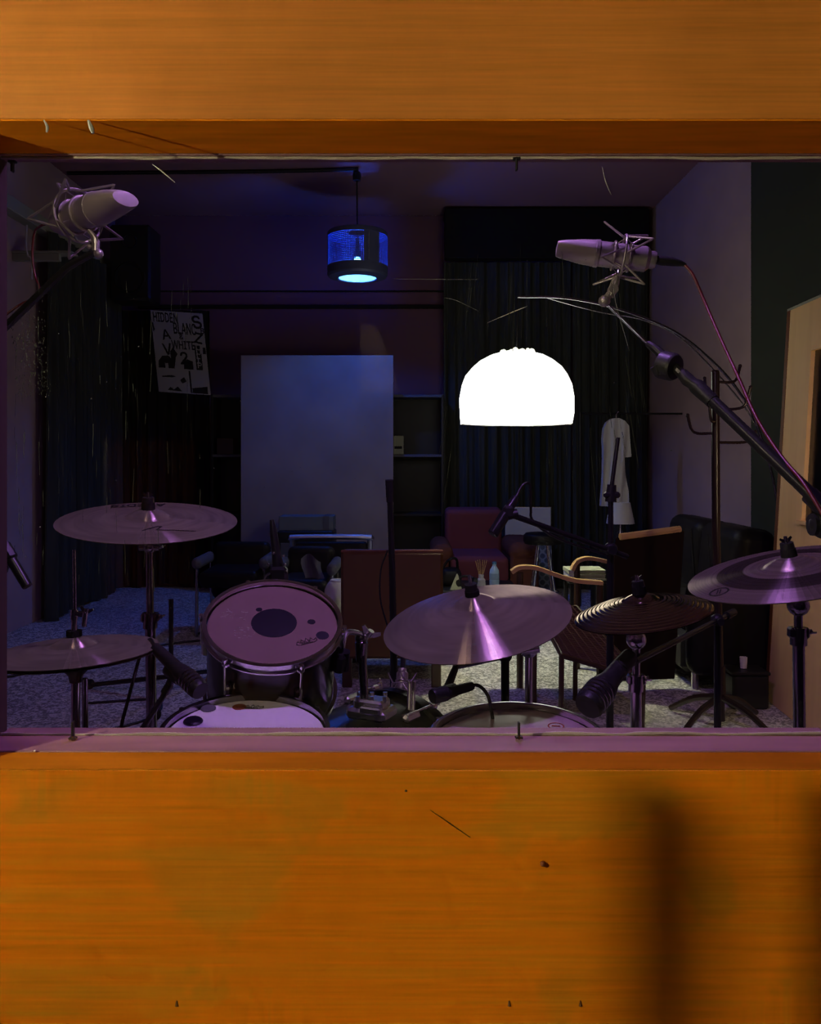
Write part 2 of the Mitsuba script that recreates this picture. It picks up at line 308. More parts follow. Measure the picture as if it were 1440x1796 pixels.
arm = [V(2.10, 4.72, .045), V(2.10, 4.72, .92), P(1330, 752, 4.75), P(1300, 693, 4.78), P(1253, 637, 4.82), P(1180, 580, 4.86), P(1080, 541, 4.91), P(990, 523, 4.96), P(908, 521, 5.0)]
part(arc, 'arm', tube(arm, .008, 8, k=8), DCHROME, smooth=True)
arm2 = [P(1330, 752, 4.75), P(1288, 690, 4.78), P(1200, 598, 4.85), P(1130, 562, 4.90), P(1060, 549, 4.95), P(1000, 534, 4.96), P(955, 521, 5.0)]
part(arc, 'wire', tube(arm2, .0045, 6, k=8), DCHROME, 'thin wire running along the arm', smooth=True)
part(arc, 'cord', cyl(P(908, 521, 5.0), c + V(0, 0, .445), .004), BLACKCABLE)
part(arc, 'base', mv(lathe([(0, 0), (.12, 0), (.12, .045), (.11, .055), (.02, .06), (0, .06)], 32), arm[0][0], arm[0][1], 0), BLACKM)
part(arc, 'post', cyl((arm[0][0], arm[0][1], .05), arm[0] + V(0, 0, .01), .012), DCHROME)

# pendant made from a perforated steel drum with a blue bulb
D = 6.6; c = P(627, 448, D); R = 53 / F * D; hz = .17
drum = thing('drum_pendant_lamp', 'pendant lamp made of a perforated steel drum glowing blue inside', 'lamp')
def panel(a0, a1, z0, z1, na, nz):
    vs, f = [], []
    def pt(a, z): vs.append((c[0] + R * math.sin(a), c[1] - R * math.cos(a), c[2] + z)); return len(vs) - 1
    da, dz = (a1 - a0) / na, (z1 - z0) / nz
    for i in range(na):
        for j in range(nz):
            a, z = a0 + i * da, z0 + j * dz
            o = [pt(a, z), pt(a + da, z), pt(a + da, z + dz), pt(a, z + dz)]; h = .40; am, zm = a + da / 2, z + dz / 2
            q = [pt(am, zm - h * dz), pt(am + h * da, zm), pt(am, zm + h * dz), pt(am - h * da, zm)]
            for s in range(4):
                s2 = (s + 1) % 4; f += [[o[s], o[s2], q[s]], [q[s], o[s2], q[s2]]]
    return trimesh.Trimesh(vs, f, process=False)
for a0 in (-72, 48, 168):
    part(drum, 'perforated_panel', panel(math.radians(a0), math.radians(a0 + 88), -hz + .075, hz - .025, 28, 17), DRUMM, smooth=False)
def curved(a0, a1, z0, z1, t=.004):
    a = np.linspace(math.radians(a0), math.radians(a1), 14)
    poly = [(R * math.sin(x), -R * math.cos(x)) for x in a] + [((R - t) * math.sin(x), -(R - t) * math.cos(x)) for x in a[::-1]]
    return mv(ext(poly, z1 - z0), c[0], c[1], c[2] + z0)
for a0 in (16, 136, 256):
    rb = part(drum, 'rib', curved(a0, a0 + 32, -hz + .075, hz - .025), DRUMM)
    aa = math.radians(a0 + 9)
    part(rb, 'rivets', cat([ball((c[0] + R * math.sin(aa), c[1] - R * math.cos(aa), c[2] - hz + .09 + .0165 * q), .004, 1) for q in range(14)]), CHROME)
part(drum, 'top_band', mv(lathe([(R * .3, hz + .02), (R * .97, hz + .012), (R, hz), (R, hz - .027), (R - .006, hz - .027), (R - .006, hz - .002), (R * .3, hz + .008)], 40), *c), DRUMM)
part(drum, 'bottom_band', mv(lathe([(R - .006, -hz + .078), (R, -hz + .078), (R, -hz + .012), (R * .95, -hz - .004), (R * .66, -hz - .018), (R * .63, -hz - .014), (R * .63, -hz - .006), (R * .92, -hz + .006), (R - .006, -hz + .016), (R - .006, -hz + .078)], 40), *c), DRUMM)
part(drum, 'inner_rim', mv(lathe([(R * .93, -hz + .075), (R * .93, -hz + .012), (R * .65, -hz - .002), (R * .62, -hz - .012)], 40), *c), WHITEM, 'bright inside of the rim')
part(drum, 'bulb_neck', mv(lathe([(0, .13), (.016, .13), (.020, .05), (.030, -.012), (0, -.012)], 20), *c), BLACKP)
part(drum, 'bulb_glass', ball(c + V(0, 0, -.045), .032), EMIT, 'glowing frosted side of the bulb', smooth=True, emitter={'type': 'area', 'radiance': rgb(*BLUE_GLOW)})
part(drum, 'bulb', mv(lathe([(0, -.118), (.020, -.117), (.036, -.110), (.045, -.096), (.043, -.086), (0, -.0855)], 20), *c), EMIT, 'blue glowing bulb', emitter={'type': 'area', 'radiance': rgb(*BLUE_BULB)})
hook = P(626, 326, D); hook[2] = CEILZ - .09
part(drum, 'cord', cyl(c + V(0, 0, .09), hook, .006), BLACKCABLE)
part(drum, 'ceiling_hook', cat(cyl(hook, V(hook[0], hook[1], CEILZ - .001), .012), mv(lathe([(0, -.02), (.03, -.015), (.034, .03), (.028, .05), (0, .055)], 18), *hook)), BLACKP)
solo('ceiling_cable', tube([(hook[0], hook[1] - .01, CEILZ - .02), (-1.2, hook[1] + .05, CEILZ - .015), (-2.78, hook[1] + .1, CEILZ - .012)], .016, 8, k=4), BLACKCABLE, 'dark cable running along the ceiling to the drum pendant lamp', 'cable')

# magenta stage light over the kit
LP = V(.12, 1.68, 2.55)
st = thing('stage_light', 'magenta stage light hanging above the drum kit', 'lamp')
part(st, 'housing', mv(lathe([(0, .16), (.05, .16), (.075, .12), (.08, -.01), (.074, -.01), (.07, .01), (0, .01)], 28), *LP), BLACKM)
part(st, 'lens', mv(lathe([(0, -.004), (.062, -.002), (.066, .008), (0, .009)], 24), *LP), EMIT, 'glowing magenta lens', emitter={'type': 'area', 'radiance': rgb(*MAGENTA)})
part(st, 'hanger', cyl(LP + V(0, 0, .15), V(LP[0], LP[1], CEILZ - .001), .012), BLACKM)

WLP = V(-.60, 1.03, 1.98)
wl = thing('wall_lamp', 'small warm wall lamp beside the window inside the live room', 'lamp')
wd = unit(V(.55, .70, -.45))
part(wl, 'lens', lathe([(0, -.006), (.033, -.004), (.030, .002), (0, .004)], 24, fr(WLP, -wd)), EMIT, smooth=False, emitter={'type': 'area', 'radiance': rgb(*WALL_LAMP)})
part(wl, 'housing', lathe([(.034, .012), (.038, .012), (.038, -.06), (.02, -.085), (0, -.088), (0, -.05), (.034, -.03), (.034, .012)], 24, fr(WLP - wd * .003, wd)), BLACKM)
part(wl, 'bracket', cat(cyl(WLP - wd * .07, V(WLP[0], YW1 + .004, WLP[2] - .06), .010), at(lathe([(0, 0), (.045, 0), (.045, .012), (0, .014)], 20), fr((WLP[0], YW1 + .001, WLP[2] - .06), (0, 1, 0)))), BLACKM)

DLP = V(1.62, 2.72, 1.15); dd = unit(V(.30, .95, .12))
wl = thing('floor_spotlight', 'small warm lamp on a pole shining on the tan door leaf', 'lamp')
part(wl, 'lens', lathe([(0, -.006), (.040, -.004), (.038, .002), (0, .004)], 24, fr(DLP, -dd)), EMIT, smooth=False, emitter={'type': 'area', 'radiance': rgb(*DOOR_LAMP)})
part(wl, 'housing', lathe([(.042, .02), (.046, .02), (.046, -.06), (.02, -.085), (0, -.088), (0, -.05), (.042, -.03), (.042, .02)], 24, fr(DLP - dd * .003, dd)), BLACKM)
part(wl, 'pole', cyl((DLP[0], DLP[1] - .06, 0.01), DLP - V(0, .06, .03), .012), BLACKM); part(wl, 'base', mv(lathe([(0, 0), (.12, 0), (.12, .015), (.02, .03), (0, .03)], 24), DLP[0], DLP[1] - .06, 0), BLACKM)

# table lamp of the control room, and what stands around it
AM = V(AMBER_AT)
dl = thing('desk_lamp', 'desk lamp lighting the orange wall from the left', 'lamp')
part(dl, 'bulb', ball(AM, .009), EMIT, smooth=True, emitter={'type': 'area', 'radiance': rgb(*AMBER)})
part(dl, 'socket', cyl(AM - V(0, 0, .07), AM - V(0, 0, .021), .014), BLACKP)
part(dl, 'stem', cyl((AM[0], AM[1], .75), AM - V(0, 0, .06), .008), BLACKM)
part(dl, 'base', mv(lathe([(0, 0), (.09, 0), (.09, .015), (.02, .025), (0, .025)], 24), AM[0], AM[1], .735), BLACKM)
cl = thing('ceiling_light', 'round ceiling light of the control room', 'lamp'); part(cl, 'diffuser', mv(lathe([(0, -.012), (.10, -.010), (.115, 0), (0, .002)], 28), -.5, -1.1, 2.67), EMIT, emitter={'type': 'area', 'radiance': rgb(*CEIL_LIGHT)}); part(cl, 'rim', mv(lathe([(.116, -.004), (.13, -.004), (.13, .029), (.116, .029), (.116, -.004)], 28), -.5, -1.1, 2.67), BLACKM)
dk = thing('mixing_desk_table', 'dark table under the studio window in the control room', 'table')
part(dk, 'tabletop', bx(-1.5, -.22, -.25, .5, .70, .735, .006), BROWNW)
for x in (-1.45, -.4):
    for y in (-.2, .45): part(dk, 'leg', bx(x - .025, x + .025, y - .025, y + .025, 0, .70), BROWNW)
spk = thing('desk_speaker', 'black desk loudspeaker beside the lamp in the control room', 'speaker')
part(spk, 'cabinet', cbox(.16, .18, .542, .01, loc((-.410, .3, .736 + .272))), BLACKP)
part(spk, 'woofer', at(lathe([(0, .01), (.02, .006), (.05, .001), (.055, .006), (.058, 0)], 24), fr((-.410, .21, .90), (0, -1, 0))), RUBBER)
vase = thing('tall_vase', 'tall slim dark vase standing on the table beside the lamp', 'vase')
scene[vase] = mikit.ply(mv(lathe([(0, 0), (.012, 0), (.014, .01), (.0040, .10), (.0040, .5), (.006, .59), (.005, .61), (0, .61)], 20), -.706, .3, .736), BLACKP, smooth=30)
rp = thing('pale_wedge_panel', 'pale wedge shaped panel faintly mirrored in the glass beside the blue lamp', 'panel')
def refl(px, py, Dv): q = P(px, py, Dv); return V(q[0], 2 * YG - Dv, q[2])
q = [refl(633, 570, 3.0), refl(662, 572, 3.0), refl(703, 688, 3.0), refl(633, 690, 3.0)]
pm = trimesh.convex.convex_hull(np.array([a + V(0, dy, 0) for a in q for dy in (0, -.03)]))
part(rp, 'board', pm, WHITEM, smooth=False)
part(rp, 'edge_strip', cat(cyl(refl(633, 498, 3.0), refl(633, 1000, 3.0), .0024), ), WHITEM)
part(rp, 'post', cyl((q[3][0] + .06, q[3][1] - .04, 0), (q[3][0] + .06, q[3][1] - .04, q[3][2] + .1), .012), BLACKM)

# ------------------------------------------------------------------ drum kit
def disc_normal(p, cosv, rot):
    d = unit(p - V(0, 0, EYE)); u = unit(V(0, 0, 1) - d * d[2]); r = np.cross(d, u); a = math.radians(rot)
    m = u * math.cos(a) - r * math.sin(a); return unit(-d * cosv + m * math.sqrt(1 - cosv * cosv))
def disc(px, py, a, b, rot, R): D = F * R / a; p = P(px, py, D); return p, disc_normal(p, b / a, rot)
def cymbal_mesh(R, bell_r, bell_h, bow, ripple=0, n=96):
    rs = np.unique(np.concatenate([np.linspace(.006, bell_r, 12), np.linspace(bell_r, R, 26 if not ripple else 90)]))
    z = bow * (1 - (np.clip((rs - bell_r * .8) / (R - bell_r * .8), 0, 1)) ** 1.6)
    t = np.clip(rs / bell_r, 0, 1); z = z + bell_h * np.where(rs < bell_r, np.cos(t * np.pi / 2) ** .8, 0)
    if ripple: z = z + np.where(rs > bell_r * 1.15, .00042 * np.sin(rs * 2 * np.pi / ripple), 0)
    out = []
    for s, th in ((1, 0), (-1, .0016)):
        a = np.linspace(0, 2 * np.pi, n + 1); A, Q = np.meshgrid(a, np.arange(len(rs)))
        v = np.stack([rs[Q] * np.cos(A), rs[Q] * np.sin(A), z[Q] - th], -1).reshape(-1, 3); uv = np.stack([A / (2 * np.pi), rs[Q] / R], -1).reshape(-1, 2)
        i = np.arange(len(v)).reshape(len(rs), n + 1); p, q, r, w = i[:-1, :-1].ravel(), i[:-1, 1:].ravel(), i[1:, 1:].ravel(), i[1:, :-1].ravel()
        f = np.vstack([np.c_[p, r, q], np.c_[p, w, r]]); out.append((v, uv, f if s > 0 else f[:, ::-1]))
    return trimesh.Trimesh(np.vstack([out[0][0], out[1][0]]), np.vstack([out[0][2], out[1][2] + len(out[0][0])]), process=False), np.vstack([out[0][1], out[1][1]])
def cymbal(name, label, c, n, R, mat, bell_r, bell_h, bow, ripple=0, group=None):
    me, uv = cymbal_mesh(R, bell_r, bell_h, bow, ripple); k = thing(name, label, 'cymbal', group); f = fr(c, n, V(1, 0, 0))
    part(k, 'plate', at(me, f), mat, smooth=True, uv=uv); return k, f, bow + bell_h
def legs(key, foot, h, spread, mat, a0=0, r=.008):
    for q in range(3):
        a = a0 + q * 2.094; e = foot + V(spread * math.cos(a), spread * math.sin(a), .012)
        lk = part(key, 'leg', cyl(foot + V(0, 0, h), e, r), mat); part(lk, 'rubber_foot', mv(cbox(.03, .022, .022, .006), *(e + V(0, 0, .0))), RUBBER)
def wing(o, z, s=1.0):
    f = fr(o, z); return [at(cyl((0, 0, 0), (0, 0, .012 * s), .006 * s), f)] + [at(ext([(0, 0), (.010, .002), (.019, .012), (.016, .017), (.007, .012), (0, .011)], .003, np.array([[sx * s, 0, 0, 0], [0, 0, -s, .0015 * s], [0, s, 0, 0], [0, 0, 0, 1.0]])), f) for sx in (1, -1)]
def cymbal_stand(label, c, n, h, foot, joint, tilter=None, clamp=None, r0=.0095, r1=.0135, mat=None, dome=False):
    mat = mat or CHROME; s = thing('cymbal_stand', label, 'stand'); foot, joint = V(foot), V(joint)
    top = c + n * (h + .044); part(s, 'threaded_rod', cyl(joint, top, .004), mat)
    part(s, 'felt', cyl(c + n * (h - .002), c + n * (h + .016), .0175, .0165, 20), RUBBER)
    part(s, 'sleeve', cyl(c + n * (h + .016), c + n * (h + .030), .0155, .0145, 20), BLACKP)
    part(s, 'wing_nut', cat(wing(c + n * (h + .030), n, .75)), mat)
    part(s, 'cup', lathe([(0, -.004), (.016, -.004), (.020, .002), (.013, .006), (0, .008)], 20, fr(c + n * (h - .050), n)), mat)
    if dome: part(s, 'tilter', cat(ball(joint, .024, 2), at(cyl((-.022, 0, 0), (.022, 0, 0), .010), loc(joint))), mat)
    else: part(s, 'tilter', cat(ball(joint, .016, 2), at(cyl((-.026, 0, 0), (.026, 0, 0), .009), loc(joint)), wing(joint + V(.026, 0, 0), (1, 0, .3), .8)), mat)
    zc = clamp if clamp is not None else (joint[2] + foot[2]) * .55; q = foot + (joint - foot) * ((zc - foot[2]) / (joint[2] - foot[2]))
    part(s, 'upper_tube', cyl(q, joint, r0), mat); part(s, 'lower_tube', cyl(foot + V(0, 0, .06), q, r1), mat)
    part(s, 'clamp', cat(cyl(q - V(0, 0, .028), q + V(0, 0, .012), r1 + .005), cbox(.045, .026, .026, .005, loc(q)), wing(q + V(.02, 0, 0), (1, 0, .2), .9)), mat)
    legs(s, foot, .34, .30, mat, .5); return s
def text_on(txt, h, f, depth=.0004, bold=False): 
    t = meshkit.text_mesh(txt, h, depth, bold); t.apply_translation([-t.bounds[:, 0].mean(), 0, 0]); return at(t, f)
def bend_print(me, f, R, bell_r, bow):      # lays flat print on the bow of a cymbal
    v = me.vertices.copy(); r = np.hypot(v[:, 0], v[:, 1]); v[:, 2] += bow * (1 - np.clip((r - bell_r * .8) / (R - bell_r * .8), 0, 1) ** 1.6) + .0007
    return at(trimesh.Trimesh(v, me.faces, process=False), f)

# crash at the left
c, n = disc(260, 914, 153, 36, 0, .2286)
k, f, h = cymbal('crash_cymbal', 'bronze crash cymbal with black lettering raised at the left of the kit', c, n, .2286, CYMB, .056, .022, .012)
t = meshkit.text_mesh('AVEDIS', .046, .0002, True); t.apply_translation([-t.bounds[:, 0].mean(), 0, 0]); t = at(t, loc((-.080, .170, 0), 196) @ np.diag([.62, 1, 1, 1.0]))
part(k, 'lettering', bend_print(t.subdivide_to_size(.006), f @ loc((0, 0, .0006)), .2286, .056, .012), INK, 'black lettering', smooth=False)
t = at(cat(ext([(-.05, -.012), (-.03, .012), (-.026, .012), (-.028, -.004), (.045, .008), (.045, .010), (-.024, -.0005), (-.022, .016), (-.032, .016), (-.052, -.010)], .0002)), loc((.092, -.115, 0), 0) @ np.diag([1.3, 1.7, 1, 1.0]))
part(k, 'logo', bend_print(t.subdivide_to_size(.006), f, .2286, .056, .012), INK, 'black swoosh logo', smooth=False)
j = P(262, 960, 2.17); cymbal_stand('chrome stand carrying the lettered crash cymbal at the left', c, n, h, (j[0] + .006, 2.19, 0), j, clamp=P(262, 1082, 2.18)[2], mat=DCHROME)
# hi-hat
c, n = disc(131, 1144, 142, 27, 1.6, .178); hh = thing('hi_hat', 'pair of bronze hi-hat cymbals on a chrome pedal stand at the far left', 'cymbal')
me, uv = cymbal_mesh(.178, .05, .019, .014); f = fr(c + n * .003, n, V(1, 0, 0)); part(hh, 'top_cymbal', at(me, f), CYMB, smooth=True, uv=uv)
part(hh, 'bottom_cymbal', at(me, fr(c - n * .004, -n, V(1, 0, 0))), CYMB, smooth=True, uv=uv)
x0 = c + n * .036; top = P(130, 964, c[1]); bot = P(133, 1178, c[1])
part(hh, 'pull_rod', cyl(bot, top, .0036), CHROME); part(hh, 'felt', cyl(x0, x0 + V(0, 0, .012), .0165, n=20), RUBBER)
part(hh, 'clutch', cat(cyl(x0 + V(0, 0, .012), x0 + V(0, 0, .036), .0062), cyl(x0 + V(0, 0, .036), x0 + V(0, 0, .058), .0078), at(cbox(.03, .014, .012, .003), loc(x0 + V(.014, 0, .048))), cyl(x0 + V(.023, -.004, .022), x0 + V(.026, -.004, .052), .0055), wing(x0 + V(.026, 0, .05), (.2, 0, 1), .8)), CHROME)
part(hh, 'seat_cup', lathe([(0, -.035), (.013, -.035), (.016, -.02), (.028, -.006), (.030, 0), (0, .002)], 22, loc(bot + V(0, 0, .012))), BLACKM)
part(hh, 'stand_tube', cyl((bot[0] - .002, bot[1], .05), bot - V(0, 0, .02), .0095), CHROME); part(hh, 'brace_tube', cyl((bot[0] + .018, bot[1] + .02, .05), bot + V(.012, .02, -.02), .0065), DCHROME)
legs(hh, V(bot[0], bot[1], 0), .30, .26, DCHROME, 1.6)
part(hh, 'footboard', bx(bot[0] - .05, bot[0] + .05, bot[1] - .30, bot[1] - .02, .004, .022, .005), DCHROME)
# ride
c, n = disc(836, 1088, 166, 64, 9.7, .254)
ride_c = c; k, f, h = cymbal('ride_cymbal', 'large bronze ride cymbal tilted towards the window in the middle of the kit', c, n, .254, CYMB, .055, .024, .050)
c = ride_c; j = P(928, 1140, 2.24); s = thing('cymbal_stand', 'chrome boom stand with a round tilter under the large ride cymbal', 'stand')
under = c + n * (h - .06); part(s, 'boom_arm', cyl(j, under, .008), DCHROME); part(s, 'threaded_rod', cyl(under, c + n * (h + .055), .004), CHROME)
part(s, 'felt', cyl(c + n * (h - .002), c + n * (h + .012), .0195, .019, 20), RUBBER); part(s, 'sleeve', cyl(c + n * (h + .012), c + n * (h + .030), .0165, .016, 20), BLACKP)
part(s, 'cup', lathe([(0, -.004), (.016, -.004), (.020, .002), (.013, .006), (0, .008)], 20, fr(c + n * (h - .050), n)), DCHROME)
part(s, 'tilter', cat(ball(j, .022, 2), cyl(j + V(-.024, -.012, 0), j + V(.024, -.012, .01), .014), cyl(j + V(.004, 0, .006), j + V(.004, 0, .022), .017, .012)), CHROME)
part(s, 'upper_tube', cyl((j[0] - .004, j[1], .35), j, .0105), CHROME); part(s, 'lower_tube', cyl((j[0] - .004, j[1], .06), (j[0] - .004, j[1], .36), .0145), CHROME)
legs(s, V(j[0] - .004, j[1], 0), .32, .28, DCHROME, .2)
# small lathed cymbal
c, n = disc(1127, 1075, 119, 32, 9, .165)
k, f, h = cymbal('splash_cymbal', 'small dark cymbal with deep concentric grooves between the two larger cymbals', c, n, .165, CYMD, .045, .016, .034, ripple=.0105)
j = P(1116, 1122, 2.0); cymbal_stand('chrome stand with large tilter under the small grooved cymbal', c, n, h, (j[0] + .004, 2.02, 0), j, clamp=P(1117, 1188, 2.02)[2], dome=True)
# crash at the right
c, n = disc(1390, 1003, 178, 46, 11, .2286)
k, f, h = cymbal('crash_cymbal', 'purple lit crash cymbal with a dark ring band at the right edge', c, n, .2286, CYMR, .060, .020, .018)
t = at(cat(Polygon and ext(Point(0, 0).buffer(.022).difference(Point(0, 0).buffer(.018)), .0002), ext(sbox(-.012, -.004, .012, -.001), .0002), ext(sbox(-.012, .002, .012, .005), .0002)), loc((-.185, -.045, 0), 60))
part(k, 'stamp', bend_print(t.subdivide_to_size(.006), f, .2286, .06, .018), INK, 'round black stamp', smooth=False)
j = P(1400, 1062, 1.87); cymbal_stand('chrome stand with a round tilter under the crash cymbal at the right edge', c, n, h, (j[0] + .022, 1.9, 0), j, clamp=P(1405, 1108, 1.88)[2], dome=True, mat=DCHROME)

def drum_shell(k, c, n, R, depth, lugs, head, hoop_mat, shell_mat, hoop_h=.022, rot=0):
    f = fr(c, n, V(1, 0, 0)); r = R - .008
    sk = part(k, 'shell', at(lathe([(r - .006, -.012), (r, -.012), (r, -depth), (r - .006, -depth), (r - .006, -.012)], 56), f), shell_mat)
    part(k, 'batter_head', at(lathe([(0, 0), (R * .5, .0), (R - .014, 0), (R - .009, -.004), (R - .008, -.02)], 56), f), head, smooth=40)
    part(k, 'hoop', at(lathe([(R - .006, -.012), (R - .005, .010), (R - .008, .013), (R - .003, .014), (R + .003, .013), (R, .010), (R - .001, -.008), (R + .005, -.010), (R + .005, -.013), (R - .006, -.012)], 64), f), hoop_mat)
    part(k, 'bottom_hoop', at(lathe([(R - .006, -depth + .010), (R + .004, -depth + .012), (R, -depth + .008), (R, -depth - .012), (R - .007, -depth - .012), (R - .006, -depth + .010)], 64), f), hoop_mat)
    part(k, 'bottom_head', at(lathe([(0, -depth - .002), (R - .010, -depth - .002), (R - .008, -depth + .004)], 40), f), OFFW)
    for q in range(lugs):
        a = rot + q * 2 * math.pi / lugs; g = f @ rotz(a); R1 = R + .009
        lm = cat(cyl((R1, 0, .006), (R1, 0, -depth * .38), .0032), cyl((R1, 0, .010), (R1, 0, .002), .0060), cbox(.014, .016, .012, .003, loc((R1 - .003, 0, -.008))), cbox(.020, .018, .05, .006, loc((R - .001, 0, -depth * .42))))
        part(sk, 'lug', at(lm, g), hoop_mat)
    return f
# snare
c, n = disc(430, 1287, 146, 65, 0, .184); k = thing('snare_drum', 'snare drum with a bright white head in front of the tom drum', 'drum')
f = drum_shell(k, c, n, .184, .14, 10, HEADW, DCHROME, GLOSSK, rot=.1)
cr = [(-.028, 0), (-.022, .012), (-.016, .004), (-.010, .016), (-.004, .005), (.002, .018), (.008, .005), (.014, .015), (.019, .004), (.027, .011), (.028, 0), (.020, -.005), (-.02, -.005)]
part(k, 'print', at(cat(ext(Polygon(cr).difference(Polygon(cr).buffer(-.0016)), .0003), mv(text_on('REMO', .0075, np.eye(4), .0003, True), 0, -.0035, 0)), f @ loc((-.010, .128, .0004), 3)), INK, 'black crown logo on the head', smooth=False)
part(k, 'sticker', at(lathe([(0, .0004), (.016, .0004), (.0165, 0)], 24), f @ loc((-.040, .132, .0003))), BROWNINK, 'round rust brown spot on the head')
part(k, 'muffle_gel', at(lathe([(0, .006), (.018, .006), (.022, .002), (.022, 0)], 20), f @ loc((-.128, .050, .0003))), NAVY, 'dark round damper on the head')
part(k, 'muffle_gel', at(lathe([(0, .004), (.015, .004), (.018, .001), (.018, 0)], 20), f @ loc((-.110, .118, .0003))), GREYF, 'grey round damper on the head')
q = c - n * .165
part(k, 'stand_post', cyl((c[0], c[1] + .02, .03), q, .012), DCHROME)
for q2 in range(3):
    a = q2 * 2.094 + .5; f2 = f @ rotz(a); e = (f2 @ [.15, 0, -.155, 1])[:3]; part(k, 'stand_arm', cyl(q, e, .007), DCHROME)
legs(k, V(c[0], c[1] + .02, 0), .2, .26, DCHROME, .3)
# rack tom
c, n = disc(479, 1094, 119, 74, -2, .172); k = thing('rack_tom', 'black tom drum tilted forward with a black dot in the middle of its head', 'drum')
f = drum_shell(k, c, n, .172, .225, 6, HEADT, CHROME, GLOSSK, rot=.0)
part(k, 'centre_dot', at(lathe([(0, .0006), (.057, .0006), (.0575, .0001)], 40), f @ loc((0.002, .004, .0002))), NAVY, 'black dot in the middle of the head')
part(k, 'print', at(cat(ext(Polygon(cr).difference(Polygon(cr).buffer(-.0016)), .0003), mv(text_on('REMO', .0075, np.eye(4), .0003, True), 0, -.0035, 0)), f @ loc((.093, -.062, .0004), 28)), INK, 'black crown logo on the head', smooth=False)
wear = []
for q2 in range(46):
    a = RNG.random(4); L = .002 + .010 * a[2] ** 3 * (1.6 if q2 < 16 else .6); cx, cy = (-.06 - .075 * a[0], .045 - .04 * a[1]) if q2 < 20 else (-.04 - .05 * a[0], -.015 - .055 * a[1])
    wear.append(at(cbox(L, .0009, .0004, .0001), f @ loc((cx, cy, .0005), 12 * (a[3] - .5) - 4)))
part(k, 'stick_marks', cat(wear), WHITEF, 'pale stick marks on the head', smooth=False)
for x, y, r in ((-.044, .052, .008), (.095, .02, .010), (.128, -.03, .016)): part(k, 'smudge', at(lathe([(0, .0004), (r, .0004), (r + .0004, 0)], 16), f @ loc((x, y, .0002))), NAVY, 'dark smudge on the head')
tomf, tomc, tomn = f, c, n
# bass drum with tom post
bn = unit(V(math.sin(.62), math.cos(.62), 0)); bc = V(-.045, 2.42, .287); k = thing('bass_drum', 'black bass drum with chrome lugs lying on its side behind the snare', 'drum')
BR, BD = .272, .38; f = fr(bc, bn, V(0, 0, 1)); r = BR - .012
sk = part(k, 'shell', at(lathe([(r - .008, 0), (r, 0), (r, -BD), (r - .008, -BD), (r - .008, 0)], 64), f), GLOSSK)
for z0 in (-BD, .0): hk = part(k, 'hoop', at(lathe([(BR - .012, z0 - .02), (BR, z0 - .02), (BR + .002, z0 - .017), (BR + .002, z0 + .017), (BR, z0 + .02), (BR - .012, z0 + .02), (BR - .012, z0 - .02)], 64), f), GLOSSK)
part(k, 'front_head', at(lathe([(0, .004), (BR - .02, .004), (BR - .013, -.004)], 48), f), GREYF); part(k, 'batter_head', at(lathe([(BR - .013, -BD + .004), (BR - .02, -BD - .004), (0, -BD - .004)], 48), f), OFFW)
for q2 in range(8):
    g = f @ rotz(-.32 + q2 * math.pi / 4)
    part(sk, 'lug', at(cat(cbox(.022, .026, .07, .008, loc((r + .010, 0, -.09))), cbox(.022, .026, .07, .008, loc((r + .010, 0, -BD + .09))), cyl((r + .02, 0, .024), (r + .02, 0, -.11), .0036), cyl((r + .02, 0, -BD - .024), (r + .02, 0, -BD + .11), .0036)), g), BRIGHT)
    part(hk, 'claw', at(cat(cbox(.03, .022, .03, .005, loc((BR - .002, 0, .012))), cyl((BR + .012, 0, .028), (BR + .012, 0, .048), .005), cbox(.03, .006, .008, .002, loc((BR + .012, 0, .046)))), g), BRIGHT)
for px, r in ((717, .0075), (724, .0048)): part(hk, 'tension_rod', cyl(P(px + 2, 1196, 2.36), P(px, 1300, 2.30), r), BRIGHT)
pb = P(652, 1240, 2.2)
part(k, 'mount_plate', cat(cbox(.115, .085, .030, .008, loc(pb - V(0, 0, .012), -25)), cbox(.085, .06, .03, .006, loc(pb + V(0, 0, .010), -25)), cbox(.06, .02, .02, .004, loc(pb + V(.0, -.045, .004), -25))), BRIGHT)
part(k, 'mount_bolt', cat([cyl(pb + V(x, y, .02), pb + V(x, y, .034), .006) for x in (-.035, 0, .035) for y in (-.02, .02)]), BRIGHT)
pt = P(634, 1128, 2.22); part(k, 'tom_post', cyl(pb + V(-.018, .0, 0), pt, .0115), DCHROME); part(k, 'post_clamp', cat(cyl(pt - V(0, 0, .05), pt + V(0, 0, .002), .0145, .018), ball(pt + V(0, 0, .014), .018)), DCHROME)
arm_end = (tomf @ [.178, -.012, -.09, 1])[:3]
part(k, 'tom_arm', tube([arm_end, P(606, 1113, 2.16), P(626, 1110, 2.2), pt + V(.004, 0, .016)], .0075, 10, k=6), BRIGHT)
part(k, 'wing_bolt', cat(wing(pt + V(.018, -.004, .02), (.6, -.3, 1), 1.5)), BRIGHT)
part(k, 'tom_bracket', at(cat(cbox(.03, .05, .06, .008, loc((.176, -.012, -.09))), cyl((.19, -.012, -.06), (.19, -.012, -.12), .011)), tomf), BLACKM)
for s in (-1, 1): part(k, 'spur', cyl(bc - bn * .08 + V(math.cos(.62), -math.sin(.62), 0) * s * .25 + V(0, 0, -.1), bc + V(math.cos(.62), -math.sin(.62), 0) * s * .42 + V(0, 0, -.287), .007), DCHROME)
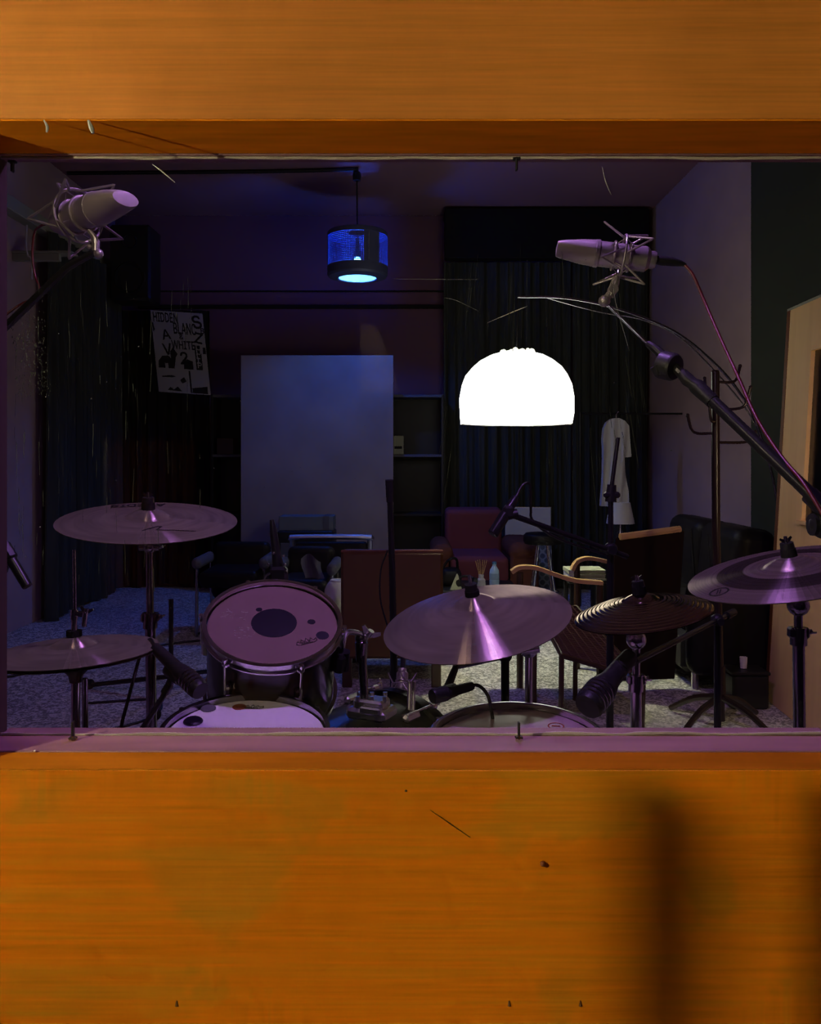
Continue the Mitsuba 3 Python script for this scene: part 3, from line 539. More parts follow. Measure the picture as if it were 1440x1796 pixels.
# floor tom
c, n = disc(907, 1302, 155, 65, 0, .205); k = thing('floor_tom', 'floor tom with a dull plum head at the bottom edge of the window', 'drum')
f = drum_shell(k, c, n, .205, .36, 8, HEADF, CHROME, GLOSSK, rot=.2)
part(k, 'stamp', at(cat(ext(Point(0, 0).buffer(.020).difference(Point(0, 0).buffer(.0165)), .0003), ext(sbox(-.010, -.003, .010, .003), .0003)), f @ loc((.105, .085, .0004), -10)), BROWNINK, 'round stamped logo on the head', smooth=False)
for q2 in range(3):
    a = .5 + q2 * 2.094; o = (f @ rotz(a) @ [.214, 0, -.16, 1])[:3]; part(k, 'leg', tube([o + V(0, 0, .02), V(o[0], o[1], .02)], .007), DCHROME)

# ------------------------------------------------------------------ microphones
def condenser(label, tail, head, up, key='condenser_microphone'):
    k = thing(key, label, 'microphone'); z = V(head) - V(tail); L = np.linalg.norm(z); f = fr(tail, z, up); s = L / .20
    S = np.diag([s, s, s, 1.0]); g = f @ S
    part(k, 'body', at(lathe([(0, 0), (.016, 0), (.018, .004), (.018, .012), (.0225, .016), (.0255, .020), (.0255, .112), (.0235, .116), (0, .116)], 32), g), NICKEL)
    gr = lathe([(0, .117), (.0245, .117), (.0272, .121), (.0272, .150), (.0265, .178), (.0255, .192), (.023, .198), (0, .2)], 32); v = gr.vertices.copy(); q = np.clip((v[:, 2] - .13) / .07, 0, 1); v[:, 0] *= 1 - .52 * q ** 1.1; gr.vertices = v
    part(k, 'grille', at(gr, g), GRILLE); part(k, 'collar', at(lathe([(.0245, .112), (.028, .114), (.028, .121), (.0245, .123), (.0245, .112)], 32), g), NICKEL)
    sm = [ring((0, 0, .066), (0, 0, 1), .0430, .0026, 40, 8), ring((0, 0, .052), (0, 0, 1), .0275, .0028, 32, 8), ring((0, 0, .084), (0, 0, 1), .0275, .0028, 32, 8)]
    for q in range(4):
        a = q * math.pi / 2 + .55
        for sg in (1, -1):
            tip = V(.062 * math.cos(a + .39 * sg), .062 * math.sin(a + .39 * sg), .066 + sg * .047)
            b1, b2 = [V(.0415 * math.cos(a + .39 * sg + e), .0415 * math.sin(a + .39 * sg + e), .066) for e in (-.55, .55)]
            inner = V(.029 * math.cos(a), .029 * math.sin(a), .066 - sg * .014)
            sm += [tube([b1, b1 + (tip - b1) * .96, tip, b2 + (tip - b2) * .96, b2], .0023, 6)]
            sm += [cyl(inner, V(.0415 * math.cos(a), .0415 * math.sin(a), .066), .0011, n=5)]
    part(k, 'shock_mount', at(cat(sm), g), NICKEL, 'wire spider shock mount'); return k, g
# left condenser
kl, g = condenser('silver condenser microphone in a wire shock mount at the top left, pointing right', P(100, 392, 1.86), P(222, 348, 1.70), V(0, 0, 1))
a0, a1, a2 = P(156, 404, 1.78), P(168, 425, 1.78), P(173, 445, 1.78)
part(kl, 'swivel', cat(tube([a0, P(164, 414, 1.78), a1, P(170, 436, 1.78)], [.005, .006, .009, .006], 10), ball(a2, .0105), cyl(a2 + V(-.006, 0, .006), a1, .008), ball(P(157, 433, 1.78), .0065)), NICKEL, 'ball jointed swivel')
s = thing('microphone_boom', 'black microphone boom reaching in from the left to the silver condenser', 'stand')
part(s, 'boom_tube', tube([P(163, 444, 1.785), P(120, 468, 1.79), P(-60, 640, 1.82)], [.008, .0085, .009], 10), BLACKM)
fl = P(-60, 640, 1.82); part(s, 'side_arm', cyl(fl, fl + V(-.32, 0, .0), .012), BLACKM); part(s, 'upright', cyl((fl[0] - .32, fl[1], 0.03), fl + V(-.32, 0, .03), .011), BLACKM); part(s, 'clutch', cat(ball(fl, .028), cyl(fl, fl + V(-.05, 0, .0), .016)), BLACKP); legs(s, V(fl[0] - .32, fl[1], 0), .2, .22, BLACKM, 2)
solo('microphone_cable', tube([P(92, 392, 1.87), P(72, 396, 1.9), P(60, 410, 1.92), P(57, 450, 1.93), P(62, 485, 1.93), P(69, 505, 1.9), P(62, 522, 1.86), P(40, 532, 1.83), P(20, 545, 1.81), P(-30, 585, 1.805), P(-75, 640, 1.83)], .0026, 8, k=8), REDC, 'dark red cable hanging from the left condenser microphone', 'cable', smooth=True)
# right condenser
kr, g = condenser('silver condenser microphone in a wire shock mount at the top right, pointing left', P(1150, 457, 1.60), P(975, 436, 1.62), V(0, .3, 1))
a0, a1, a2 = P(1083, 484, 1.59), P(1075, 508, 1.59), P(1060, 528, 1.59)
part(kr, 'swivel', cat(tube([a0, P(1080, 492, 1.59), a1, P(1070, 520, 1.59)], [.004, .008, .0095, .007], 10), cyl(a1 - V(0, .009, 0), a1 + V(0, .009, 0), .009), ball(a2, .0115), cyl(a1, a2, .007)), NICKEL, 'ball jointed swivel')
part(kr, 'plug', tube([P(1148, 456, 1.6), P(1158, 457, 1.6), P(1178, 459, 1.6), P(1194, 462, 1.6), P(1203, 465, 1.6)], [.007, .0095, .009, .006, .003], 12), BLACKP, 'black cable plug')
solo('microphone_cable', tube([P(1200, 464, 1.6), P(1216, 484, 1.59), P(1236, 530, 1.57), P(1262, 590, 1.52), P(1295, 662, 1.45), P(1328, 735, 1.38), P(1370, 800, 1.31), P(1402, 838, 1.255), P(1425, 872, 1.22), P(1470, 950, 1.17)], .0030, 8, k=8), REDC, 'dark red cable running down from the right condenser microphone', 'cable', smooth=True)
s = thing('microphone_boom', 'thick black boom stand slanting up to the right condenser microphone', 'stand')
b0, b1 = P(1064, 533, 1.59), P(1136, 603, 1.53); part(s, 'thread_tube', cyl(b0, b1, .0028), CHROME)
part(s, 'knob', cat(at(lathe([(0, -.016), (.018, -.016), (.0255, -.012), (.0255, .010), (.022, .016), (0, .017)], 28), fr(P(1172, 642, 1.49), (.55, -.75, -.25))), cyl(P(1150, 640, 1.49), P(1160, 655, 1.49), .012)), BLACKP, 'round black clamp knob')
part(s, 'thin_tube', tube([b1, P(1150, 612, 1.515), P(1200, 660, 1.465)], [.006, .0085, .009], 10), BLACKM)
part(s, 'clutch', tube([P(1196, 655, 1.47), P(1206, 666, 1.46), P(1214, 672, 1.455), P(1222, 678, 1.45), P(1250, 704, 1.425)], [.010, .012, .0105, .014, .0125], 14), BLACKP)
e1, e2 = P(1236, 690, 1.44), P(1446, 890, 1.235); part(s, 'boom_tube', cyl(e1, e2, .0105), BLACKM); e3 = P(1490, 935, 1.2)
part(s, 'thick_end', cyl(P(1420, 868, 1.255), e3, .014), BLACKM); hub = P(1446, 920, 1.24)
part(s, 'hub', cat(ball(hub, .022), cyl(hub - V(.02, 0, 0), hub + V(.04, 0, 0), .017)), BLACKP); part(s, 'upright', cyl((hub[0] + .03, hub[1], .03), hub + V(.03, 0, 0), .012), BLACKM); legs(s, V(hub[0] + .03, hub[1], 0), .2, .3, BLACKM, 0)
# big dynamic microphones
def dynamic(label, tail, head, r, key='drum_microphone', slots=True):
    k = thing(key, label, 'microphone'); z = V(head) - V(tail); L = np.linalg.norm(z); g = fr(tail, z)
    part(k, 'body', at(lathe([(0, 0), (r * .55, 0), (r * .6, L * .05), (r * .7, L * .5), (r * .92, L * .62), (r * .92, L * .66), (0, L * .66)], 24), g), BLACKP)
    part(k, 'head', at(lathe([(r * .9, L * .66), (r, L * .68), (r, L * .95), (r * .88, L), (0, L)], 24), g), BLACKP)
    if slots:
        for q in range(4): part(k, 'slot_ring', at(lathe([(r * .97, L * (.70 + .06 * q)), (r * 1.03, L * (.71 + .06 * q)), (r * 1.03, L * (.725 + .06 * q)), (r * .97, L * (.735 + .06 * q))], 24), g), DCHROME)
    return k, g
def clip(k, p, d, q): part(k, 'clip', cat(cyl(p - unit(d) * .022, p + unit(d) * .022, .0155, .0135), cyl(p, q, .008, .007)), BLACKP)
k, g = dynamic('black drum microphone with a ribbed head aimed at the snare from the left', P(272, 1136, 1.82), P(352, 1212, 1.72), .0215)
p0 = P(306, 1182, 1.775); q0 = P(296, 1206, 1.775); clip(k, p0, P(352, 1212, 1.72) - P(272, 1136, 1.82), q0)
s = thing('microphone_stand', 'short black stand holding the ribbed drum microphone over the snare', 'stand'); q1 = P(240, 1284, 1.74); q2 = P(210, 1340, 1.72)
part(s, 'boom_tube', cyl(q0, q2, .0062), BLACKM); part(s, 'joint', cyl(P(288, 1216, 1.772), P(298, 1200, 1.775), .009), BLACKP); part(s, 'upright', cyl((q2[0], q2[1], .03), q2, .01), BLACKM); legs(s, V(q2[0], q2[1], 0), .15, .2, BLACKM, .4, .006)
solo('microphone_cable', tube([P(272, 1136, 1.825), P(262, 1122, 1.9), P(246, 1150, 1.98), P(236, 1185, 1.97), P(224, 1230, 1.92), P(210, 1290, 1.88), P(200, 1400, 1.86)], .0042, 8, k=6), BLACKCABLE, 'thin black cable hanging behind the hi-hat', 'cable', smooth=True)
k, g = dynamic('large black drum microphone with a ribbed head aimed down at the floor tom', P(1105, 1150, 1.93), P(1030, 1240, 1.80), .033)
p0 = P(1082, 1178, 1.89); q0 = P(1115, 1160, 1.95); clip(k, p0, V(-.5, 0, -.6), q0)
s = thing('microphone_stand', 'low black boom stand behind the grooved cymbal reaching to the large drum microphone', 'stand'); q1 = P(1282, 1076, 2.6)
part(s, 'boom_tube', cyl(q0, q1, .0075), BLACKM); part(s, 'grip', cyl(q1 - unit(q1 - q0) * .05, q1 + unit(q1 - q0) * .03, .012), BLACKP); q2 = q0 + (q1 - q0) * .82
part(s, 'joint', cat(ball(q2, .02), cyl(q2 - V(0, .03, 0), q2 + V(0, .03, 0), .011)), BLACKP); part(s, 'upright', cyl((q2[0], q2[1], .03), q2, .0105), BLACKM); legs(s, V(q2[0], q2[1], 0), .18, .28, BLACKM, .9, .007)
# kick side microphone with cable
k, g = dynamic('black dynamic microphone lying over the bass drum with a cable looping from its tail', P(828, 1203, 2.05), P(758, 1222, 1.98), .0185, slots=False)
solo('microphone_cable', tube([P(824, 1204, 2.05), P(838, 1202, 2.05), P(852, 1214, 2.04), P(860, 1236, 2.02), P(868, 1300, 2.1), P(870, 1420, 2.15)], .0042, 8, k=6), BLACKCABLE, 'black cable looping down behind the floor tom', 'cable', smooth=True)
s = thing('microphone_stand', 'black stand dropping to the dynamic microphone beside the bass drum', 'stand'); q0, q1 = P(782, 1214, 2.03), P(800, 1168, 2.12)
part(s, 'clip', cat(cyl(P(776, 1216, 2.0), P(796, 1210, 2.03), .017), cyl(q0, q1, .011, .008)), BLACKP); q2 = P(886, 1150, 2.4); part(s, 'boom_tube', cyl(q1, q2, .009), BLACKM); part(s, 'joint', ball(q2, .02), BLACKP); part(s, 'upright', cyl((q2[0], q2[1], .03), q2 + V(0, 0, .02), .012), BLACKM); legs(s, V(q2[0], q2[1], 0), .15, .26, BLACKM, .2)
# pencil microphone at the far left
k = thing('pencil_microphone', 'slim black pencil microphone at the left edge aimed at the hi-hat', 'microphone'); t0, t1 = P(-6, 938, 1.75), P(49, 1030, 1.72); g = fr(t0, t1 - t0); L = np.linalg.norm(t1 - t0)
part(k, 'body', at(lathe([(0, 0), (.009, 0), (.0108, .004), (.0108, L - .02), (.0102, L - .002), (0, L)], 20), g), BLACKM); part(k, 'clip', cat(cbox(.028, .028, .05, .008, fr(P(12, 968, 1.74), t1 - t0)), cyl(P(12, 968, 1.75), P(4, 1000, 1.76), .012)), BLACKP)
s = thing('microphone_stand', 'black upright at the left edge holding the slim pencil microphone', 'stand'); q = P(0, 1000, 1.76); u0 = V(-1.22, 1.30, q[2] + .06); part(s, 'arm', cyl(q, u0, .010), BLACKM); part(s, 'upright', cyl((u0[0], u0[1], .03), u0 + V(0, 0, .02), .012), BLACKM); legs(s, V(u0[0], u0[1], 0), .2, .22, BLACKM, 1)
# clip microphone on the tom rim
k = thing('clip_microphone', 'black clip-on microphone standing up from the far rim of the tom', 'microphone'); t0, t1 = P(489, 1002, 2.3), P(477, 912, 2.32); g = fr(t0, t1 - t0); L = np.linalg.norm(t1 - t0)
part(k, 'body', at(lathe([(0, 0), (.013, 0), (.0165, .012), (.013, .05), (.0105, L * .75), (.006, L), (0, L)], 18), g), BLACKM)
part(k, 'clamp', cat(cbox(.05, .03, .045, .008, loc(P(489, 1008, 2.29))), tube([P(489, 1004, 2.29), P(468, 1010, 2.28), P(462, 1024, 2.27)], .006, 8, k=4), cbox(.025, .02, .02, .004, loc(P(486, 1024, 2.262)))), BLACKM); part(k, 'screw', cat([ball(P(x, y, 2.28), .004, 1) for x, y in ((480, 970), (497, 975), (500, 990), (471, 990), (482, 1000), (502, 1002))]), CHROME)
# microphone in front of the red armchair
k = thing('pencil_microphone', 'black pencil microphone on a boom in front of the red armchair, pointing down left', 'microphone'); t0, t1 = P(905, 872, 2.52), P(864, 938, 2.48); g = fr(t0, t1 - t0); L = np.linalg.norm(t1 - t0)
part(k, 'body', at(lathe([(0, 0), (.010, 0), (.012, .006), (.015, L * .35), (.017, L * .5), (.017, L * .97), (.014, L), (0, L)], 20), g), BLACKM); part(k, 'clip', cat(cyl(P(888, 905, 2.5), P(908, 900, 2.5), .014), cbox(.035, .03, .04, .008, loc(P(892, 898, 2.5), 0))), BLACKP)
part(k, 'cable_tail', tube([P(904, 875, 2.52), P(912, 858, 2.54), P(921, 848, 2.55), P(930, 852, 2.56), P(931, 890, 2.58), P(936, 915, 2.6), P(980, 945, 2.62), P(1068, 975, 2.66)], .0042, 8, k=6), BLACKCABLE, 'cable bending from its tail')
s = thing('microphone_stand', 'tall black microphone stand with boom in front of the wooden lounge chair', 'stand'); pj = P(1071, 963, 2.62)
part(s, 'boom_tube', cyl(P(902, 905, 2.5), P(1100, 976, 2.64), .009), BLACKM); part(s, 'joint', cat(ball(pj, .022), cyl(pj - V(0, .03, 0), pj + V(0, .03, 0), .014)), BLACKP); part(s, 'upright', cyl((pj[0] - .004, pj[1], .03), pj, .0115), BLACKM); part(s, 'riser', cyl(pj, P(1071, 862, 2.64), .0085), BLACKM)
part(s, 'clutch', cat(cyl(P(1071, 880, 2.64), P(1073, 850, 2.64), .018, .014), cbox(.05, .03, .02, .006, loc(P(1073, 868, 2.64)))), BLACKP); part(s, 'top_tube', cyl(P(1072, 860, 2.64), P(1084, 768, 2.66), .0065), BLACKM); legs(s, V(pj[0] - .004, pj[1], 0), .22, .3, BLACKM, .3)
# tall boom in front of the brown chair with the upside-down condenser
s = thing('microphone_stand', 'tall straight black boom pole standing in front of the brown chair', 'stand'); q1, q2 = P(683, 842, 2.72), P(691, 1176, 2.8)
part(s, 'pole', tube([q1, P(688, 1000, 2.76), q2], [.0095, .0105, .0125], 12), BLACKM); part(s, 'counterweight', cyl(P(683, 842, 2.72), P(684, 880, 2.73), .014, .012), BLACKP); part(s, 'upright', cyl((q2[0], q2[1], .03), q2, .014), BLACKM); legs(s, V(q2[0], q2[1], 0), .12, .28, BLACKM, .7)
part(s, 'drop_arm', tube([P(692, 1140, 2.78), P(706, 1150, 2.72), P(706, 1178, 2.66)], .0085, 10, k=4), BLACKM)
part(s, 'cable', tube([P(680, 965, 2.75), P(668, 1000, 2.75), P(667, 1050, 2.75), P(680, 1100, 2.76)], .003, 6, k=6), BLACKCABLE)
kb, g = condenser('silver condenser microphone in a spider mount hanging over the bass drum', P(706, 1172, 2.64), P(703, 1258, 2.58), V(1, 0, 0))

# ------------------------------------------------------------------ the back of the room
def X(px, D): return (px - 720) / F * D
def Z(py, D): return EYE + (HY - py) / F * D
# curtains
def curtain(name, label, p0, p1, z0, z1, folds, amp, mat, seed, kind=None):
    p0, p1 = V(*p0), V(*p1); L = np.linalg.norm(p1 - p0); d = (p1 - p0) / L; nrm = V(d[1], -d[0]); nu, nv = folds * 10 + 1, 14
    def wave(u, v):
        w = folds * 2 * np.pi * (u + .03 * np.sin(7 * u + seed)) ; return amp * (np.sin(w) * (.65 + .35 * np.sin(3 * u * 6 + seed)) + .35 * np.sin(2.3 * w + 2 * v)) * (.55 + .45 * (1 - v))
    def side(o): return lambda u, v: (p0[0] + d[0] * L * u + nrm[0] * (wave(u, v) + o), p0[1] + d[1] * L * u + nrm[1] * (wave(u, v) + o), z0 + (z1 - z0) * v + .02 * np.sin(9 * u + seed) * (1 - v))
    a, b = grid(side(.006), nu, nv), grid(side(-.006), nu, nv); b.invert()
    rim = np.concatenate([np.arange(nu), np.arange(nu - 1, nu * nv, nu), np.arange(nu * nv - 1, nu * (nv - 1) - 1, -1), np.arange(nu * (nv - 1), -1, -nu)]); m = len(a.vertices)
    f = [q for i, j in zip(rim, np.roll(rim, -1)) for q in ([i, j, m + j], [i, m + j, m + i])]
    me = trimesh.Trimesh(np.vstack([a.vertices, b.vertices]), np.vstack([a.faces, b.faces + m, f]), process=False)
    return solo(name, me, mat, label, 'curtain', smooth=50)
curtain('curtain', 'dark grey green curtain hanging behind the glowing dome lamp', (X(778, 7.75), 7.75), (X(1000, 7.75), 7.75), .02, 3.06, 11, .035, CURT, 1)
curtain('curtain', 'dark curtain in the back right corner behind the white shirt', (X(1005, 7.72), 7.72), (X(1136, 7.72), 7.72), .02, 3.06, 7, .035, CURT, 4)
curtain('curtain', 'dark curtain along the left wall under the pale rail', (-2.70, 7.72), (-2.70, 6.2), .02, 2.93, 10, .04, CURT, 2)
curtain('curtain', 'black curtain in the back left corner behind the poster', (X(206, 7.8), 7.82), (X(366, 7.8), 7.82), .02, 2.62, 7, .03, BLACKC, 3)
k = thing('valance', 'long black valance box under the ceiling above the curtains', 'valance'); part(k, 'board', bx(X(780, 7.6), X(1138, 7.6), 7.58, 7.70, 3.06, Z(366, 7.6), .008), BLACKC); part(k, 'top_board', bx(X(780, 7.6), X(1138, 7.6), 7.70, BACK - .002, Z(366, 7.6) - .03, Z(366, 7.6), .003), BLACKC)
k = thing('curtain_rail', 'pale timber rail running along the left wall above the dark curtain', 'rail')
part(k, 'timber', bx(WL + .002, WL + .10, 4.6, 7.75, 2.93, 3.03, .006), PALEW); q0, q1 = P(38, 452, 5.95), P(134, 450, 5.95)
k = thing('wall_shelf', 'short pale timber bracket shelf sticking out of the left wall', 'shelf'); part(k, 'board', bx(WL + .002, q1[0], 5.86, 5.98, q0[2] + .012, q0[2] + .030, .003), PALEW); part(k, 'batten', bx(WL + .002, q1[0] - .09, 5.87, 5.91, q0[2] - .04, q0[2] + .012, .003), PALEW)
solo('hanging_cable', tube([P(47, 395, 5.84), P(46, 430, 5.83), P(49, 448, 5.83), P(55, 455, 5.83), P(56, 490, 5.83)], .006, 6, k=6), OFFW, 'pale cable hanging over the short timber shelf', 'cable', smooth=True)
solo('corner_speaker', bx(X(198, 7.3), X(272, 7.3), 7.1, 7.5, Z(532, 7.3), Z(402, 7.3), .02), BLACKP, 'black loudspeaker box high in the back left corner', 'speaker')
scene.pop('corner_speaker'); used.discard('corner_speaker'); labels.pop('corner_speaker')
k = thing('corner_speaker', 'black loudspeaker box mounted high in the back left corner', 'speaker'); cx, cz = X(238, 7.4), (Z(402, 7.4) + Z(532, 7.4)) / 2
part(k, 'cabinet', cbox(.36, .32, Z(402, 7.4) - Z(532, 7.4), .02, loc((cx, 7.4, cz))), BLACKP)
for z0, r in ((-.14, .13), (.18, .06)): part(k, 'cone', at(lathe([(0, -.02), (r * .3, -.02), (r * .9, .0), (r, .008), (r * 1.1, 0)], 24), fr((cx, 7.238, cz + z0), (0, -1, 0))), RUBBER)
part(k, 'bracket', bx(cx - .03, cx + .03, 7.55, BACK - .002, cz - .03, cz + .03), BLACKM)
# poster
D = 7.55; ps = thing('poster', 'black and white poster with cut out lettering hanging in front of the black curtain', 'poster')
pa, pb_, pc, pd = P(264, 544, D), P(355, 553, D), P(368, 690, D), P(280, 687, D); cpt = (pa + pb_ + pc + pd) / 4
ex = unit(pb_ - pa + pc - pd); ez = unit(pa - pd + pb_ - pc); pw, ph = np.linalg.norm(pb_ - pa), np.linalg.norm(pa - pd); f = np.eye(4); f[:3, 0], f[:3, 1], f[:3, 2], f[:3, 3] = ex, ez, unit(np.cross(ex, ez)), cpt
part(ps, 'sheet', cbox(pw, ph, .004, .001, f), PAPER, smooth=False)
def pt_(u, v): return (pw * (u - .5), ph * (.5 - v), .003)
def cond(t, h, sx): m = meshkit.text_mesh(t, h, .001, True); m.apply_scale([sx, 1, 1]); return m
ink = [at(cond(t, h, sx), loc(pt_(u, v), a)) for t, h, u, v, a, sx in (('HIDDEN', .085, .03, .135, 0, .50), ('BLANC', .10, .40, .27, 0, .46), ('S', .115, .80, .20, 12, .9), ('A', .085, .18, .35, 8, 1.0), ('&', .045, .50, .335, 0, 1.0), ('WHITE', .075, .34, .455, 0, .62), ('Z', .095, .77, .36, -10, 1.0), ('V', .10, .17, .54, 6, .9), ('2', .11, .46, .64, 0, .9), ('B', .05, .92, .25, 0, .9))]
ink += [ext([pt_(u, v)[:2] for u, v in poly], .001, mvm) for mvm in [loc((0, 0, .003))] for poly in ([(.05, .70), (.06, .62), (.14, .555), (.26, .545), (.34, .60), (.36, .70), (.24, .70), (.24, .64), (.18, .64), (.18, .70)], [(.30, .5), (.36, .44), (.44, .52), (.40, .56), (.36, .69), (.32, .69)], [(.54, .70), (.55, .60), (.62, .58), (.72, .60), (.72, .70)], [(.10, .80), (.30, .785), (.36, .80), (.30, .81), (.10, .815)], [(.44, .84), (.52, .80), (.56, .85), (.48, .88)], [(.62, .72), (.65, .72), (.65, .99), (.62, .99)], [(.18, .97), (.24, .93), (.30, .96), (.38, .92), (.46, .98)], [(.66, .93), (.95, .90), (.95, .99), (.66, .99)], [(.78, .40), (.90, .40), (.90, .70), (.78, .70)], [(0, .15), (.03, .15), (.05, .24), (.02, .26)], [(.94, .42), (.99, .42), (.99, .5), (.93, .5)])]
part(ps, 'print', at(cat(ink), f), INK, 'black cut out lettering', smooth=False)
vt = [at(meshkit.text_mesh(ch, .052, .001, True), loc((pt_(.795, .455 + .055 * i)[0], pt_(0, .455 + .055 * i)[1], .0045))) for i, ch in enumerate('OULIP')]
part(ps, 'strip_print', at(cat(vt), f), PAPER, 'pale letters on a black strip', smooth=False)
part(ps, 'cord', cyl((f @ [0, ph / 2 - .01, 0, 1])[:3], (cpt[0], 7.7, 2.60), .003), BLACKCABLE)
# big grey board
D = 7.3; bd = thing('grey_board', 'large pale grey board standing upright at the back under the blue lamp', 'board')
part(bd, 'panel', bx(X(422, D), X(690, D), D, D + .03, .10, Z(623, D), .004), BOARD, smooth=False)
for px in (455, 655): part(bd, 'foot', cat(bx(X(px, D) - .03, X(px, D) + .03, D - .06, D + .22, 0, .05), bx(X(px, D) - .025, X(px, D) + .025, D + .031, D + .06, .03, 1.0)), BROWNW)
# low shelves behind the board
D = 7.55; sh = thing('shelving_unit', 'dark shelving unit standing behind the grey board', 'shelf'); x0, x1, zt = X(372, D), X(776, D), Z(692, D)
for z in (.12, .72, Z(795, D) - .01, zt): part(sh, 'shelf', bx(x0, x1, D, D + .32, z - .025, z, .003), GREYF if z > 1 else BLACKP)
for x in (x0, x1): part(sh, 'side_panel', bx(x - .012, x + .012, D, D + .32, 0, zt, .003), BLACKP)
part(sh, 'back_panel', bx(x0, x1, D + .31, D + .325, .05, zt, .002), BLACKP)
zs = Z(795, D) - .01
solo('cardboard_box', bx(X(352, D) + .14, X(397, D) + .06, D + .02, D + .22, zs + .001, zs + .15, .004), BROWNW, 'small brown box on the shelf left of the grey board', 'box')
k = thing('tin_box', 'small pale box with a printed label on the shelf right of the grey board', 'box'); part(k, 'body', bx(X(690, D), X(708, D), D + .02, D + .14, zs + .001, zs + .17, .004), PALEW); part(k, 'label', bx(X(692, D), X(705, D), D + .018, D + .022, zs + .05, zs + .075, .001), INK, 'dark printed label')
# white shirt on a hanger
D = 6.9; sk = thing('white_shirt', 'white shirt hanging on the dark curtain to the right of the dome lamp', 'shirt')
so = [(1062, 742), (1070, 736), (1082, 735), (1092, 740), (1099, 748), (1102, 800), (1090, 802), (1097, 860), (1097, 886), (1052, 886), (1055, 850), (1056, 790), (1055, 770), (1057, 752)]
pl = Polygon([(X(x, D), Z(y, D)) for x, y in so]).buffer(.01).buffer(-.004); sm = ext(pl, .07, np.array([[1, 0, 0, 0], [0, 0, -1, D], [0, 1, 0, 0], [0, 0, 0, 1.0]])); sm = sm.subdivide_to_size(.04)
v = sm.vertices.copy(); v[:, 1] += .025 * np.sin(v[:, 0] * 75 + 2 * np.sin(v[:, 2] * 3)) * np.clip((1.6 - v[:, 2]) * 2, .2, 1); sm.vertices = v
part(sk, 'cloth', sm, WHITEF, smooth=50); hx = X(1079, D)
part(sk, 'hanger', tube([(hx, D - .035, Z(737, D) - .01), (hx, D - .035, Z(728, D)), (hx + .02, D - .035, Z(722, D)), (hx + .03, D, Z(724, D))], .004, 6, k=4), CHROME)
k = thing('clothes_rail', 'thin dark rail carrying the white shirt', 'rail'); part(k, 'bar', cyl((hx - .3, D - .03, Z(726, D)), (WR - .002, D - .03, Z(726, D)), .008), BLACKM); part(k, 'post', cyl((hx - .3, D - .03, 0), (hx - .3, D - .03, Z(726, D) + .01), .011), BLACKM)
# small table lamp
D = 6.6; lx = X(1088, D); st_ = thing('side_table', 'dark side table under the small white shaded lamp', 'table'); part(st_, 'top', bx(lx - .22, lx + .22, D - .2, D + .2, .42, .45), BLACKP)
for a in (-.18, .18):
    for b in (-.16, .16): part(st_, 'leg', bx(lx + a - .02, lx + a + .02, D + b - .02, D + b + .02, 0, .42), BLACKP)
tl = thing('table_lamp', 'small unlit table lamp with a white cone shade below the hanging shirt', 'lamp'); zb, zt = Z(918, D), Z(881, D)
part(tl, 'shade', mv(lathe([(.112, zb), (.078, zt), (.076, zt), (.109, zb), (.112, zb)], 32), lx, D, 0), WHITEF, smooth=40); part(tl, 'base', mv(lathe([(0, .451), (.06, .451), (.065, .47), (.03, .50), (.045, .55), (.03, .62), (.01, .66), (.01, zt - .02), (0, zt - .02)], 24), lx, D, 0), DCHROME); part(tl, 'shade_ring', ring((lx, D, zt - .01), (0, 0, 1), .072, .003, 24, 6), CHROME); part(tl, 'spoke', cyl((lx - .074, D, zt - .01), (lx + .074, D, zt - .01), .003), CHROME)
# red armchair
D = 7.0; k = thing('armchair', 'dark red upholstered armchair with rounded arms in front of the curtain', 'armchair'); xa, xb = X(760, D), X(936, D); xc = (xa + xb) / 2 - .06
zk = Z(894, D); part(k, 'backrest', rbox(X(886, D) - X(783, D), .20, zk - .25, .045, loc((X(834, D), D + .30, (zk + .25) / 2)) @ rotx(.10)), REDF)
for x0, x1, zc in ((xa, X(786, D), .54), (X(884, D), xb, .555)):
    part(k, 'armrest', cat(rbox(x1 - x0, .74, .16, .075, loc(((x0 + x1) / 2, D - .02, zc - .08))), bx(x0 + .012, x1 - .012, D - .37, D + .33, .12, zc - .07, .02)), RUST)
part(k, 'seat', rbox(X(884, D) - X(786, D), .66, .22, .05, loc((X(835, D), D - .05, .33))), REDF, 'seat cushion'); part(k, 'base', bx(xa + .02, xb - .02, D - .34, D + .34, .10, .25, .02), BLACKP)
for x in (xa + .06, xb - .06):
    for y in (D - .3, D + .3): part(k, 'leg', cyl((x, y, 0), (x, y, .11), .02, .025), BLACKP)
# framed panel on a patterned crate
D = 7.48; k = thing('patterned_crate', 'crate covered in pale lattice patterned cloth behind the round stool', 'crate'); zc = Z(946, D); part(k, 'body', bx(X(884, D), X(965, D), D - .1, D + .2, 0.002, zc, .01), PATT); part(k, 'lid', bx(X(884, D) - .01, X(965, D) + .01, D - .11, D + .21, zc, zc + .012, .003), BLACKP)
k = thing('white_canvas', 'blank white canvas leaning on the patterned crate beside the red armchair', 'canvas'); part(k, 'canvas', cbox(X(966, D) - X(886, D), .02, Z(890, D) - zc - .012, .004, loc((X(926, D), D, (Z(890, D) + zc + .012) / 2))), WHITEF); part(k, 'frame', bx(X(886, D) - .006, X(966, D) + .006, D - .004, D + .016, Z(890, D) - .004, Z(890, D) + .006, .002), DCHROME)
